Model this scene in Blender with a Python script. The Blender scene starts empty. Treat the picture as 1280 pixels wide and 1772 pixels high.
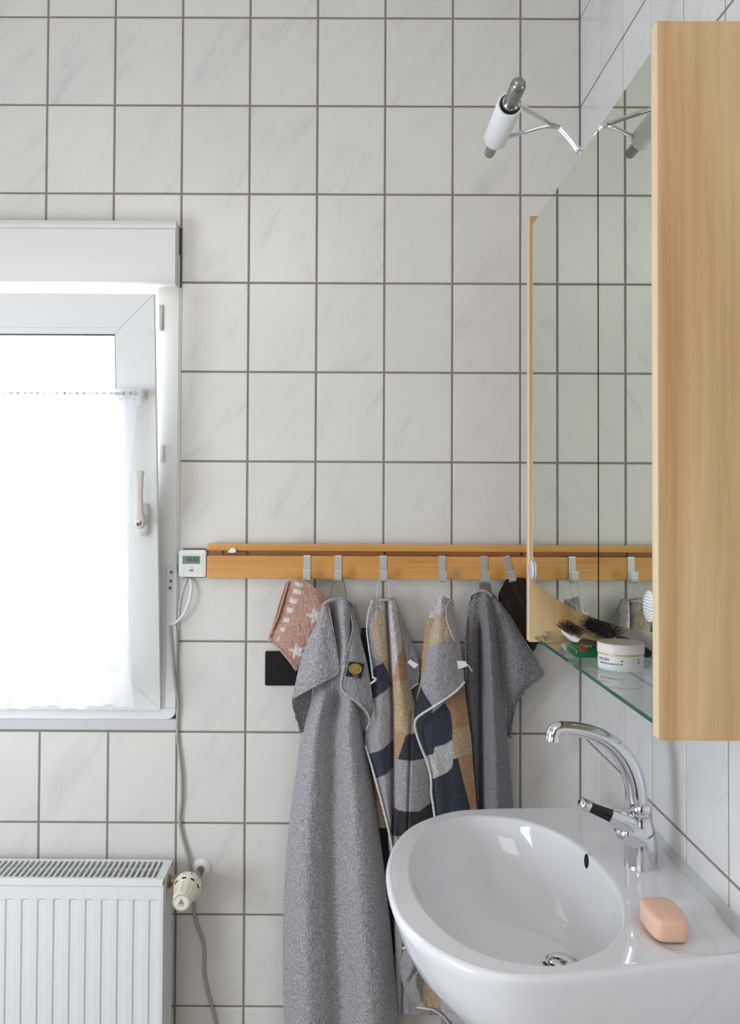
import bpy, bmesh, math, random
import numpy as np
from mathutils import Vector, Matrix
from mathutils.bvhtree import BVHTree

random.seed(7)
S = bpy.context.scene
COL = S.collection

# ------------------------------------------------------------------ camera
CAM = np.array([-.5356, -2.01962, 1.42095])
RX, RY, RZ = .02148, -.00492, .00242
F, CX, CY = 1550.7, 589.1, 832.34          # focal length and principal point on the 1280x1772 frame


def _rot(a, ax):
    c, s = math.cos(a), math.sin(a)
    return np.array({'x': [[1, 0, 0], [0, c, -s], [0, s, c]], 'y': [[c, 0, s], [0, 1, 0], [-s, 0, c]],
                     'z': [[c, -s, 0], [s, c, 0], [0, 0, 1]]}[ax])


CM = _rot(RZ, 'z') @ _rot(RX, 'x') @ _rot(RY, 'y')
cd = bpy.data.cameras.new('camera')
cam = bpy.data.objects.new('camera', cd)
COL.objects.link(cam)
cd.sensor_fit = 'VERTICAL'
cd.sensor_height = 36
cd.lens = F * 36 / 1772
cd.shift_x = (640 - CX) / 1772
cd.shift_y = -(886 - CY) / 1772
cd.clip_start = .05
mw = Matrix.Identity(4)
for i in range(3):
    mw[i][0] = CM[i][0]
    mw[i][1] = CM[i][2]
    mw[i][2] = -CM[i][1]
    mw[i][3] = CAM[i]
cam.matrix_world = mw
S.camera = cam

# ------------------------------------------------------------------ world, lamps, exposure
S.view_settings.view_transform = 'Standard'
S.view_settings.look = 'None'
S.view_settings.exposure = -0.07
S.view_settings.gamma = 1
S.view_settings.use_curve_mapping = False
W = bpy.data.worlds.new('sky')
S.world = W
W.use_nodes = True
bg = W.node_tree.nodes['Background']
bg.inputs[0].default_value = (.86, .93, 1, 1)
bg.inputs[1].default_value = 4.2


def area(name, loc, target, sx, sy, energy, color):
    l = bpy.data.lights.new(name, 'AREA')
    l.shape = 'RECTANGLE'
    l.size, l.size_y, l.energy, l.color = sx, sy, energy, color
    o = bpy.data.objects.new(name, l)
    COL.objects.link(o)
    o.location = loc
    d = Vector(target) - Vector(loc)
    o.rotation_euler = d.to_track_quat('-Z', 'Y').to_euler()
    return o


area('side_fill_light', (-2.2, -1.45, 1.0), (-.2, -.7, .75), .9, 1.1, 33, (.80, .89, 1))  # unseen fill added from the left; the left wall has no window
area('ceiling_fill_light', (-1.1, -2.0, 2.6), (-1.0, -.6, 1.0), .9, .9, 8.5, (1, .965, .94))  # overhead fill added out of view; no ceiling fitting is modelled
area('rear_fill_light', (-1.45, -2.9, 1.5), (-.8, 0, 1.3), 1.5, 1.6, 6.0, (1, .96, .95))  # added frontal fill from behind the camera, not an actual window
area('daylight_outside', (-1.44, .9, 1.75), (-1.3, -.6, 1.0), 1.2, 1.4, 42, (.84, .92, 1))


# ------------------------------------------------------------------ helpers
def ray(px, py):
    return CM @ np.array([(px - CX) / F, 1, -(py - CY) / F])


def at(px, py, **k):
    d = ray(px, py)
    ax, v = list(k.items())[0]
    i = 'xyz'.index(ax)
    t = (v - CAM[i]) / d[i]
    return Vector(CAM + t * d)


def at_plane(px, py, p0, n):
    d = Vector(ray(px, py))
    o = Vector(CAM)
    return o + d * ((Vector(p0) - o).dot(n) / d.dot(n))


def lin(c):
    return tuple(((v / 255) / 12.92 if v / 255 <= .04045 else ((v / 255 + .055) / 1.055) ** 2.4) for v in c[:3]) + (1,)


def N(m, t, **k):
    n = m.node_tree.nodes.new(t)
    for a, v in k.items():
        setattr(n, a, v)
    return n


def mat(name, col, rough=.5, metal=0, spec=.5, trans=0, ior=1.45, coat=0, sss=0, sheen=0, emit=None, bump=None, vary=0, vscale=20):
    m = bpy.data.materials.new(name)
    m.use_nodes = True
    b = m.node_tree.nodes['Principled BSDF']
    c = lin(col)
    b.inputs['Base Color'].default_value = c
    b.inputs['Roughness'].default_value = rough
    b.inputs['Metallic'].default_value = metal
    b.inputs['Specular IOR Level'].default_value = spec
    b.inputs['Transmission Weight'].default_value = trans
    b.inputs['IOR'].default_value = ior
    b.inputs['Coat Weight'].default_value = coat
    b.inputs['Sheen Weight'].default_value = sheen
    if sss:
        b.inputs['Subsurface Weight'].default_value = sss
        b.inputs['Subsurface Radius'].default_value = (.01, .006, .004)
    L = m.node_tree.links
    tc = N(m, 'ShaderNodeTexCoord')
    if vary:
        nz = N(m, 'ShaderNodeTexNoise')
        nz.inputs['Scale'].default_value = vscale
        nz.inputs['Detail'].default_value = 4
        L.new(tc.outputs['Object'], nz.inputs['Vector'])
        mx = N(m, 'ShaderNodeMix', data_type='RGBA')
        L.new(nz.outputs['Fac'], mx.inputs[0])
        mx.inputs[6].default_value = tuple(v * (1 - vary) for v in c[:3]) + (1,)
        mx.inputs[7].default_value = tuple(min(1, v * (1 + vary)) for v in c[:3]) + (1,)
        L.new(mx.outputs[2], b.inputs['Base Color'])
    if bump:
        nz = N(m, 'ShaderNodeTexNoise')
        nz.inputs['Scale'].default_value = bump[0]
        nz.inputs['Detail'].default_value = 3
        L.new(tc.outputs['Object'], nz.inputs['Vector'])
        bp = N(m, 'ShaderNodeBump')
        bp.inputs['Strength'].default_value = bump[1]
        bp.inputs['Distance'].default_value = bump[2]
        L.new(nz.outputs['Fac'], bp.inputs['Height'])
        L.new(bp.outputs[0], b.inputs['Normal'])
    return m


def tile_mat(name, base, vein):
    m = bpy.data.materials.new(name)
    m.use_nodes = True
    L = m.node_tree.links
    b = m.node_tree.nodes['Principled BSDF']
    b.inputs['Roughness'].default_value = .22
    b.inputs['Specular IOR Level'].default_value = .45
    tc = N(m, 'ShaderNodeTexCoord')
    oi = N(m, 'ShaderNodeObjectInfo')
    sc = N(m, 'ShaderNodeVectorMath', operation='SCALE')
    cmb = N(m, 'ShaderNodeCombineXYZ')
    for i in range(3):
        L.new(oi.outputs['Random'], cmb.inputs[i])
    L.new(cmb.outputs[0], sc.inputs[0])
    sc.inputs['Scale'].default_value = 37
    ad = N(m, 'ShaderNodeVectorMath', operation='ADD')
    mp = N(m, 'ShaderNodeMapping')
    mp.inputs['Rotation'].default_value = (0, -.6, 0) if 'back' in name else (-.6, 0, 0)
    mps = N(m, 'ShaderNodeMapping')
    mps.inputs['Scale'].default_value = (1.7, 1.7, .5)
    L.new(tc.outputs['Object'], mp.inputs[0])
    L.new(mp.outputs[0], mps.inputs[0])
    L.new(mps.outputs[0], ad.inputs[0])
    L.new(sc.outputs[0], ad.inputs[1])
    nz = N(m, 'ShaderNodeTexNoise')
    nz.inputs['Scale'].default_value = 11
    nz.inputs['Detail'].default_value = 6
    nz.inputs['Roughness'].default_value = .6
    nz.inputs['Distortion'].default_value = .6
    L.new(ad.outputs[0], nz.inputs['Vector'])
    cr = N(m, 'ShaderNodeValToRGB')
    e = cr.color_ramp.elements
    e[0].position, e[0].color = .42, lin(base)
    e[1].position, e[1].color = .80, lin(vein)
    x = cr.color_ramp.elements.new(.56)
    x.color = lin([v * .9 + w * .1 for v, w in zip(base, vein)])
    L.new(nz.outputs['Fac'], cr.inputs[0])
    hs = N(m, 'ShaderNodeHueSaturation')
    mr = N(m, 'ShaderNodeMapRange')
    mr.inputs[3].default_value = .97
    mr.inputs[4].default_value = 1.02
    L.new(oi.outputs['Random'], mr.inputs[0])
    L.new(mr.outputs[0], hs.inputs['Value'])
    L.new(cr.outputs[0], hs.inputs['Color'])
    L.new(hs.outputs[0], b.inputs['Base Color'])
    bp = N(m, 'ShaderNodeBump')
    bp.inputs['Strength'].default_value = .05
    bp.inputs['Distance'].default_value = .001
    L.new(nz.outputs['Fac'], bp.inputs['Height'])
    L.new(bp.outputs[0], b.inputs['Normal'])
    return m


def wood(name, c1, c2, c3, axis, rough=.35, scale=1.0):
    m = bpy.data.materials.new(name)
    m.use_nodes = True
    L = m.node_tree.links
    b = m.node_tree.nodes['Principled BSDF']
    b.inputs['Roughness'].default_value = rough
    tc = N(m, 'ShaderNodeTexCoord')
    mp = N(m, 'ShaderNodeMapping')
    s = [14 * scale] * 3
    s[axis] = 1.1 * scale
    mp.inputs['Scale'].default_value = s
    L.new(tc.outputs['Object'], mp.inputs[0])
    nz = N(m, 'ShaderNodeTexNoise')
    nz.inputs['Scale'].default_value = 1
    nz.inputs['Detail'].default_value = 5
    nz.inputs['Distortion'].default_value = 1.1
    L.new(mp.outputs[0], nz.inputs['Vector'])
    mp2 = N(m, 'ShaderNodeMapping')
    s2 = [160 * scale] * 3
    s2[axis] = 4 * scale
    mp2.inputs['Scale'].default_value = s2
    L.new(tc.outputs['Object'], mp2.inputs[0])
    n2 = N(m, 'ShaderNodeTexNoise')
    n2.inputs['Scale'].default_value = 1
    n2.inputs['Detail'].default_value = 2
    L.new(mp2.outputs[0], n2.inputs['Vector'])
    mx = N(m, 'ShaderNodeMath', operation='MULTIPLY_ADD')
    L.new(n2.outputs['Fac'], mx.inputs[0])
    mx.inputs[1].default_value = .22
    L.new(nz.outputs['Fac'], mx.inputs[2])
    cr = N(m, 'ShaderNodeValToRGB')
    e = cr.color_ramp.elements
    e[0].position, e[0].color = .40, lin(c1)
    e[1].position, e[1].color = .80, lin(c3)
    cr.color_ramp.elements.new(.6).color = lin(c2)
    L.new(mx.outputs[0], cr.inputs[0])
    L.new(cr.outputs[0], b.inputs['Base Color'])
    return m


def terry_mat(name, col=None, strength=.8, scale=420, dist=.003):
    """towelling; colour from the woven print attribute when col is None"""
    m = bpy.data.materials.new(name)
    m.use_nodes = True
    L = m.node_tree.links
    b = m.node_tree.nodes['Principled BSDF']
    b.inputs['Roughness'].default_value = .95
    b.inputs['Specular IOR Level'].default_value = .1
    b.inputs['Sheen Weight'].default_value = .25
    tc = N(m, 'ShaderNodeTexCoord')
    nz = N(m, 'ShaderNodeTexNoise')
    nz.inputs['Scale'].default_value = scale
    nz.inputs['Detail'].default_value = 2
    L.new(tc.outputs['Object'], nz.inputs['Vector'])
    mr = N(m, 'ShaderNodeMapRange')
    mr.inputs[1].default_value = .3
    mr.inputs[2].default_value = .7
    mr.inputs[3].default_value = .56
    mr.inputs[4].default_value = 1.22
    L.new(nz.outputs['Fac'], mr.inputs[0])
    mx = N(m, 'ShaderNodeVectorMath', operation='SCALE')
    if col is None:
        a = N(m, 'ShaderNodeAttribute', attribute_name='print')
        L.new(a.outputs['Color'], mx.inputs[0])
    else:
        mx.inputs[0].default_value = lin(col)[:3]
    L.new(mr.outputs[0], mx.inputs['Scale'])
    L.new(mx.outputs[0], b.inputs['Base Color'])
    bp = N(m, 'ShaderNodeBump')
    bp.inputs['Strength'].default_value = strength
    bp.inputs['Distance'].default_value = dist
    L.new(nz.outputs['Fac'], bp.inputs['Height'])
    L.new(bp.outputs[0], b.inputs['Normal'])
    return m


def tag(o, label=None, cat=None, group=None, kind=None):
    for k, v in (('label', label), ('category', cat), ('group', group), ('kind', kind)):
        if v:
            o[k] = v
    return o


def thing(name, loc, label=None, cat=None, group=None, kind=None):
    o = bpy.data.objects.new(name, None)
    o.empty_display_size = .03
    COL.objects.link(o)
    o.location = loc
    return tag(o, label, cat, group, kind)


def adopt(o, p):
    if p is not None:
        o.parent = p
        o.matrix_parent_inverse = Matrix.Translation(p.location).inverted() if p.parent is None else Matrix.Identity(4)
    return o


class MB:
    def __init__(self):
        self.v, self.f, self.m = [], [], []

    def add(self, v, f, mi=0):
        n = len(self.v)
        self.v += [tuple(a) for a in v]
        self.f += [tuple(i + n for i in q) for q in f]
        self.m += [mi] * len(f)
        return self

    def box(self, x0, x1, y0, y1, z0, z1, mi=0, bev=0, seg=1):
        bm = bmesh.new()
        bmesh.ops.create_cube(bm, size=1)
        for v in bm.verts:
            v.co = Vector((x0 + (v.co.x + .5) * (x1 - x0), y0 + (v.co.y + .5) * (y1 - y0), z0 + (v.co.z + .5) * (z1 - z0)))
        if bev:
            bmesh.ops.bevel(bm, geom=list(bm.edges), offset=bev, segments=seg, profile=.5, affect='EDGES')
        bm.verts.index_update()
        self.add([v.co for v in bm.verts], [[v.index for v in f.verts] for f in bm.faces], mi)
        bm.free()
        return self

    def tube(self, pts, r, seg=12, mi=0, caps=True, closed=False):
        pts = [Vector(p) for p in pts]
        n = len(pts)
        rr = r if isinstance(r, (list, tuple)) else [r] * n
        t0 = (pts[1] - pts[0]).normalized()
        up = Vector((0, 0, 1)) if abs(t0.z) < .9 else Vector((1, 0, 0))
        nrm = t0.cross(up).normalized()
        V, Fc = [], []
        for i in range(n):
            if closed:
                t = (pts[(i + 1) % n] - pts[i - 1]).normalized()
            else:
                t = (pts[min(i + 1, n - 1)] - pts[max(i - 1, 0)])
                t = t.normalized() if t.length > 1e-9 else t0
            nrm = (nrm - t * nrm.dot(t)).normalized()
            bn = t.cross(nrm)
            for k in range(seg):
                a = 2 * math.pi * k / seg
                V.append(pts[i] + (nrm * math.cos(a) + bn * math.sin(a)) * rr[i])
        for i in range(n if closed else n - 1):
            j = (i + 1) % n
            for k in range(seg):
                l = (k + 1) % seg
                Fc.append((i * seg + k, j * seg + k, j * seg + l, i * seg + l))
        if caps and not closed:
            Fc.append(tuple(range(seg))[::1])
            Fc.append(tuple((n - 1) * seg + k for k in range(seg))[::-1])
        return self.add(V, Fc, mi)

    def lathe(self, prof, origin, axis, seg=32, mi=0):
        """prof = (radius, distance along axis)"""
        ax = Vector(axis).normalized()
        o = Vector(origin)
        up = Vector((0, 0, 1)) if abs(ax.z) < .9 else Vector((1, 0, 0))
        a1 = ax.cross(up).normalized()
        a2 = ax.cross(a1)
        V, Fc = [], []
        for r, h in prof:
            for k in range(seg):
                a = 2 * math.pi * k / seg
                V.append(o + ax * h + (a1 * math.cos(a) + a2 * math.sin(a)) * max(r, 1e-5))
        for i in range(len(prof) - 1):
            for k in range(seg):
                l = (k + 1) % seg
                Fc.append((i * seg + k, i * seg + l, (i + 1) * seg + l, (i + 1) * seg + k))
        Fc.append(tuple(range(seg))[::-1])
        Fc.append(tuple((len(prof) - 1) * seg + k for k in range(seg)))
        return self.add(V, Fc, mi)

    def build(self, name, mats, parent=None, smooth=False, label=None, recalc=True):
        me = bpy.data.meshes.new(name)
        me.from_pydata(self.v, [], self.f)
        if not isinstance(mats, (list, tuple)):
            mats = [mats]
        for m in mats:
            me.materials.append(m)
        me.polygons.foreach_set('material_index', self.m)
        if recalc:
            bm = bmesh.new()
            bm.from_mesh(me)
            bmesh.ops.recalc_face_normals(bm, faces=bm.faces)
            bm.to_mesh(me)
            bm.free()
        if smooth:
            me.shade_smooth()
            if smooth != 'all':
                me.set_sharp_from_angle(angle=math.radians(smooth if smooth is not True else 40))
        o = bpy.data.objects.new(name, me)
        COL.objects.link(o)
        adopt(o, parent)
        if label:
            o['label'] = label
        return o


def spline(P, n):
    """Catmull-Rom resample of an array of control points to n samples (by index)"""
    P = np.asarray(P, float)
    k = len(P)
    if k == 1:
        return np.repeat(P, n, 0)
    if k == 2:
        t = np.linspace(0, 1, n).reshape((-1,) + (1,) * (P.ndim - 1))
        return P[0] * (1 - t) + P[1] * t
    Q = np.concatenate([(2 * P[0] - P[1])[None], P, (2 * P[-1] - P[-2])[None]])
    u = np.linspace(0, k - 1 - 1e-9, n)
    i = u.astype(int)
    t = (u - i).reshape((-1,) + (1,) * (P.ndim - 1))
    a, b, c, d = Q[i], Q[i + 1], Q[i + 2], Q[i + 3]
    return .5 * ((2 * b) + (c - a) * t + (2 * a - 5 * b + 4 * c - d) * t ** 2 + (3 * b - a - 3 * c + d) * t ** 3)


def inpoly(X, Y, poly):
    r = np.zeros(X.shape, bool)
    n = len(poly)
    for i in range(n):
        x0, y0 = poly[i]
        x1, y1 = poly[(i + 1) % n]
        if y0 == y1:
            continue
        c = ((Y < y0) != (Y < y1)) & (X < (x1 - x0) * (Y - y0) / (y1 - y0) + x0)
        r ^= c
    return r


def sheet(name, rows, mt, parent=None, nu=60, nv=120, thick=.004, base=None, prints=(), warp=None, label=None, noise=.0006):
    """A hanging cloth laid over control rows of (x, height reading, distance from the wall)"""
    R = np.array([spline(r, nu) for r in rows])
    G = spline(R, nv)                       # nv, nu, 3
    px, py, d = G[..., 0], G[..., 1], G[..., 2]
    if warp:
        px, py, d = warp(px, py, d)
    dirs = np.stack([(px - CX) / F, np.ones_like(px), -(py - CY) / F], -1) @ CM.T
    t = (-d - CAM[1]) / dirs[..., 1]
    P = CAM + dirs * t[..., None]
    if noise:
        rs = np.random.RandomState(len(name) + nu)
        lo = rs.randn(nv // 4 + 3, nu // 4 + 3)
        lo = spline(spline(lo, nv).T, nu).T
        P[..., 1] += lo * noise
    me = bpy.data.meshes.new(name)
    idx = np.arange(nu * nv).reshape(nv, nu)
    fc = np.stack([idx[:-1, :-1], idx[1:, :-1], idx[1:, 1:], idx[:-1, 1:]], -1).reshape(-1, 4)
    me.from_pydata(P.reshape(-1, 3).tolist(), [], fc.tolist())
    me.materials.append(mt)
    if base is not None:
        C_ = np.tile(np.array(lin(base)), (nv, nu, 1))
        for c, poly in prints:
            C_[inpoly(px, py, poly)] = lin(c)
        ca = me.color_attributes.new('print', 'FLOAT_COLOR', 'POINT')
        ca.data.foreach_set('color', C_.reshape(-1).astype(np.float32))
    me.shade_smooth()
    o = bpy.data.objects.new(name, me)
    COL.objects.link(o)
    adopt(o, parent)
    # thickness goes towards the wall
    nsum = sum(p.normal.y * p.area for p in me.polygons)
    if thick:
        s = o.modifiers.new('thickness', 'SOLIDIFY')
        s.thickness = thick
        s.offset = -1 if nsum < 0 else 1
    if label:
        o['label'] = label
    return o


def cord(name, pts, r, m, parent=None, n=None, seg=8, label=None):
    """a round cord through control points (x, height reading, distance from wall)"""
    P = spline([tuple(at(a, b, y=-c)) for a, b, c in pts], n or len(pts) * 5)
    return MB().tube([Vector(p) for p in P], r, seg).build(name, m, parent, smooth='all', label=label)


def text_mesh(name, s, size, m, parent, fn, depth=.0002, align='CENTER', bold=0):
    cu = bpy.data.curves.new(name, 'FONT')
    cu.body = s
    cu.size = size
    cu.align_x = align
    cu.align_y = 'CENTER'
    cu.extrude = depth
    cu.offset = bold
    cu.resolution_u = 3
    t = bpy.data.objects.new(name + '_src', cu)
    COL.objects.link(t)
    dg = bpy.context.evaluated_depsgraph_get()
    me = bpy.data.meshes.new_from_object(t.evaluated_get(dg))
    bpy.data.objects.remove(t)
    for v in me.vertices:
        v.co = fn(v.co)
    me.materials.clear()
    me.materials.append(m)
    me.name = name
    o = bpy.data.objects.new(name, me)
    COL.objects.link(o)
    adopt(o, parent)
    return o


# ------------------------------------------------------------------ materials
M_tileb = tile_mat('tile_glaze_back', (226, 222, 216), (206, 203, 200))
M_tiler = tile_mat('tile_glaze_right', (228, 226, 225), (210, 209, 209))
M_grout = mat('grout', (140, 132, 124), .9, vary=.15, vscale=30)
M_plaster = mat('plaster', (225, 224, 221), .9, bump=(120, .3, .001))
M_caulk = mat('rough_plaster_strip', (205, 205, 205), .85, bump=(60, .6, .002), vary=.06, vscale=40)
M_ceil = mat('ceiling_paint', (238, 238, 240), .95)
M_floor = mat('floor_tile', (168, 160, 150), .4, vary=.1, vscale=6)
M_pvc = mat('window_plastic', (232, 232, 230), .3)
M_pvc2 = mat('shutter_box_plastic', (228, 227, 222), .4)
M_gasket = mat('gasket', (70, 72, 74), .6)
M_handle = mat('handle_plastic', (214, 211, 200), .3)
M_chrome = mat('chrome', (225, 226, 230), .05, 1)
M_steel = mat('brushed_metal', (150, 149, 146), .32, 1)
M_alu = mat('hook_aluminium', (205, 205, 203), .38, .6)
M_screw = mat('screw_head', (110, 108, 104), .35, .9)
M_black = mat('black_plastic', (22, 23, 28), .28)
M_rad = mat('radiator_enamel', (232, 233, 231), .25)
M_raddark = mat('radiator_core', (150, 150, 147), .6)
M_cream = mat('thermostat_plastic', (236, 231, 208), .35)
M_print = mat('dark_print', (60, 58, 55), .6)
M_brass = mat('valve_metal', (150, 130, 105), .35, .8)
M_copper = mat('old_pipe', (120, 88, 80), .5, .4)
M_porc = mat('porcelain', (233, 233, 235), .07, spec=.6, coat=.2)
M_ped = mat('pedestal_porcelain', (226, 224, 212), .12)
M_sil = mat('silicone', (196, 198, 196), .5)
M_dark = mat('dark_hole', (12, 12, 12), .8)
M_soap = mat('peach_soap', (240, 196, 170), .4, sss=.3, vary=.03)
M_white = mat('white_plastic', (238, 238, 236), .3)
M_jar = mat('jar_plastic', (234, 228, 222), .35)
M_jar2 = mat('jar_base', (226, 228, 226), .35)
M_gold = mat('gold_line', (206, 180, 110), .35, .3)
M_inkv = mat('violet_grey_ink', (110, 105, 125), .6)
M_rubber = mat('dark_rubber', (38, 38, 42), .45)
M_bris = mat('bristle', (20, 20, 21), .5)
M_green = mat('green_plastic', (20, 140, 80), .1, trans=.55)
M_red = mat('red_print', (170, 40, 40), .4)
M_cable = mat('grey_cable', (168, 168, 160), .45)
M_cablew = mat('white_cable', (236, 236, 238), .3)
M_lcd = mat('lcd_glass', (112, 134, 122), .12)
M_lcdink = mat('lcd_segments', (52, 72, 68), .4)
M_mapled = wood('maple_panel', (188, 148, 98), (216, 181, 132), (228, 198, 152), 2, .4, .75)
M_mapleedge = mat('maple_edge', (226, 202, 168), .4, vary=.04)
M_beech = wood('varnished_pine_rail', (196, 134, 66), (216, 158, 88), (224, 174, 108), 0, .3, .8)
M_beech2 = wood('varnished_pine_back', (160, 104, 54), (182, 124, 70), (192, 138, 84), 0, .4, .8)
M_terryg = terry_mat('grey_terry', (184, 180, 184), 1.0, 270, .005)
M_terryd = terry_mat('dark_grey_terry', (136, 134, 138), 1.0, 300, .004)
M_terryb = terry_mat('brown_terry', (40, 24, 20), .6)
M_terryp = terry_mat('printed_terry', None, .8)
M_smooth = terry_mat('flat_woven_grey', (158, 157, 160), .35, 700, .001)
M_hemg = terry_mat('grey_hem', (172, 171, 176), .3, 600, .001)
M_hemw = terry_mat('white_hem', (228, 226, 226), .5, 500, .001)
M_loopg = mat('grey_loop_tape', (128, 127, 126), .8)
M_loopw = mat('white_loop_tape', (206, 203, 197), .8)
M_care = mat('care_label_satin', (230, 230, 236), .5)
M_labelb = mat('black_woven_label', (30, 30, 22), .7)
M_labelg = mat('gold_thread', (206, 178, 92), .45, .3)
M_rodm = mat('rod_metal', (150, 150, 152), .4, .3)
M_plate = mat('cover_plate_grey', (222, 223, 222), .4)
M_door = mat('reflection_door_brown', (96, 66, 46), .5)
M_outer = mat('neighbour_render', (240, 226, 200), .9)


def mirror_mat():
    m = mat('mirror_silver', (216, 222, 208), .0, 1)
    return m


M_mirror = mirror_mat()


def shelf_glass(name='clear_float_glass', tint=(.93, .975, .955, 1)):
    m = bpy.data.materials.new(name)
    m.use_nodes = True
    nt = m.node_tree
    nt.nodes.clear()
    out = N(m, 'ShaderNodeOutputMaterial')
    tr = N(m, 'ShaderNodeBsdfTransparent')
    tr.inputs[0].default_value = tint
    gl = N(m, 'ShaderNodeBsdfGlossy')
    gl.inputs['Roughness'].default_value = .01
    fr = N(m, 'ShaderNodeFresnel')
    geo = N(m, 'ShaderNodeNewGeometry')
    io = N(m, 'ShaderNodeMapRange')
    io.inputs[3].default_value = 1.5
    io.inputs[4].default_value = 1 / 1.5
    nt.links.new(geo.outputs['Backfacing'], io.inputs[0])
    nt.links.new(io.outputs[0], fr.inputs[0])
    mx = N(m, 'ShaderNodeMixShader')
    nt.links.new(fr.outputs[0], mx.inputs[0])
    nt.links.new(tr.outputs[0], mx.inputs[1])
    nt.links.new(gl.outputs[0], mx.inputs[2])
    nt.links.new(mx.outputs[0], out.inputs[0])
    return m


M_glass = shelf_glass()
M_pane = shelf_glass('window_glass', (.985, .99, .99, 1))
M_gedge = mat('green_glass_edge', (22, 92, 78), .08, spec=.8)
M_gedge2 = mat('pale_glass_edge', (118, 170, 158), .2)


def curtain_mat():
    m = bpy.data.materials.new('sheer_voile')
    m.use_nodes = True
    nt = m.node_tree
    nt.nodes.clear()
    out = N(m, 'ShaderNodeOutputMaterial')
    tr = N(m, 'ShaderNodeBsdfTransparent')
    tl = N(m, 'ShaderNodeBsdfTranslucent')
    tl.inputs[0].default_value = (.93, .93, .95, 1)
    df = N(m, 'ShaderNodeBsdfDiffuse')
    df.inputs[0].default_value = (.92, .92, .94, 1)
    m1 = N(m, 'ShaderNodeMixShader')
    m1.inputs[0].default_value = .5
    nt.links.new(tl.outputs[0], m1.inputs[1])
    nt.links.new(df.outputs[0], m1.inputs[2])
    m2 = N(m, 'ShaderNodeMixShader')
    m2.inputs[0].default_value = .70
    nt.links.new(tr.outputs[0], m2.inputs[1])
    nt.links.new(m1.outputs[0], m2.inputs[2])
    nt.links.new(m2.outputs[0], out.inputs[0])
    return m


M_voile = curtain_mat()


def frosted():
    m = mat('frosted_lamp_glass', (238, 238, 240), .35)
    b = m.node_tree.nodes['Principled BSDF']
    b.inputs['Subsurface Weight'].default_value = .6
    b.inputs['Subsurface Radius'].default_value = (.02, .02, .02)
    return m


M_frost = frosted()

# ------------------------------------------------------------------ room shell
XL, YR, ZC = -2.3, -3.1, 2.7225
TX, TZ, X1 = .15377, .2025, -.13559
WX0, WX1, WZ0, WZ1 = X1 - TX * 12, -.9044, .9276, 2.045        # wall opening
J = .0046                                                     # joint width
G0 = .0016                                                    # joint depth

wb = thing('wall_back', (0, 0, 0), kind='structure')
m = MB()
m.box(XL, WX0, G0, .26, 0, ZC)
m.box(WX1, .26, G0, .26, 0, ZC)
m.box(WX0, WX1, G0, .26, 0, WZ0 - .003)
m.box(WX0, WX1, G0, .26, WZ1, ZC)
m.build('masonry', M_grout, wb)

wr = thing('wall_right', (0, 0, 0), kind='structure')
MB().box(G0, .2, YR, G0, 0, ZC).build('masonry', M_grout, wr)


def tile_mesh(w, h, side):
    """glazed tile with eased edges, centred at its face; 18 quads"""
    b, dp = .0011, .006
    ow, oh = w / 2, h / 2
    iw, ih = ow - b, oh - b
    ring = lambda a, c, y: [(-a, y, -c), (a, y, -c), (a, y, c), (-a, y, c)]
    v = ring(iw, ih, 0) + ring(ow, oh, b * .8) + ring(ow, oh, dp)
    f = [(0, 1, 2, 3)]
    for k in range(2):
        for i in range(4):
            j = (i + 1) % 4
            f.append((k * 4 + i, (k + 1) * 4 + i, (k + 1) * 4 + j, k * 4 + j))
    if side == 'right':
        v = [(y, -x, z) for x, y, z in v]
    me = bpy.data.meshes.new('tile')
    me.from_pydata(v, [], f)
    me.materials.append(M_tileb if side == 'back' else M_tiler)
    return me


TM = {}


def put_tile(a0, a1, z0, z1, side, parent):
    w, h = a1 - a0 - J, z1 - z0 - J
    if w < .012 or h < .012:
        return
    k = (round(w, 3), round(h, 3), side)
    if k not in TM:
        TM[k] = tile_mesh(w, h, side)
    o = bpy.data.objects.new('tile', TM[k])
    COL.objects.link(o)
    c, z = (a0 + a1) / 2, (z0 + z1) / 2
    e = random.uniform(-.00025, .00025)
    o.location = (c, e, z) if side == 'back' else (e, c, z)
    o.rotation_euler = (random.uniform(-.0012, .0012), random.uniform(-.0008, .0008) if side == 'back' else 0, random.uniform(-.0012, .0012))
    o.parent = parent


zl = sorted([0] + [.9 + TZ * n for n in range(-4, 10)])
xs = [0] + [X1 - TX * k for k in range(15)] + [XL]
for i in range(len(xs) - 1):
    x1, x0 = xs[i], xs[i + 1]
    for j in range(len(zl) - 1):
        z0, z1 = zl[j], zl[j + 1]
        incol = x1 <= WX1 + .01 and x0 >= WX0 - .01
        if incol and z0 >= .89 and z1 <= 2.0:
            continue
        if incol and z0 < 2.0 < z1:
            z0 = 2.0405
        put_tile(x0, x1, z0, z1, 'back', wb)
ys = [0] + [-.15296 - TX * k for k in range(19)] + [YR]
for i in range(len(ys) - 1):
    for j in range(len(zl) - 1):
        put_tile(ys[i + 1], ys[i], zl[j], zl[j + 1], 'right', wr)

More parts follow.
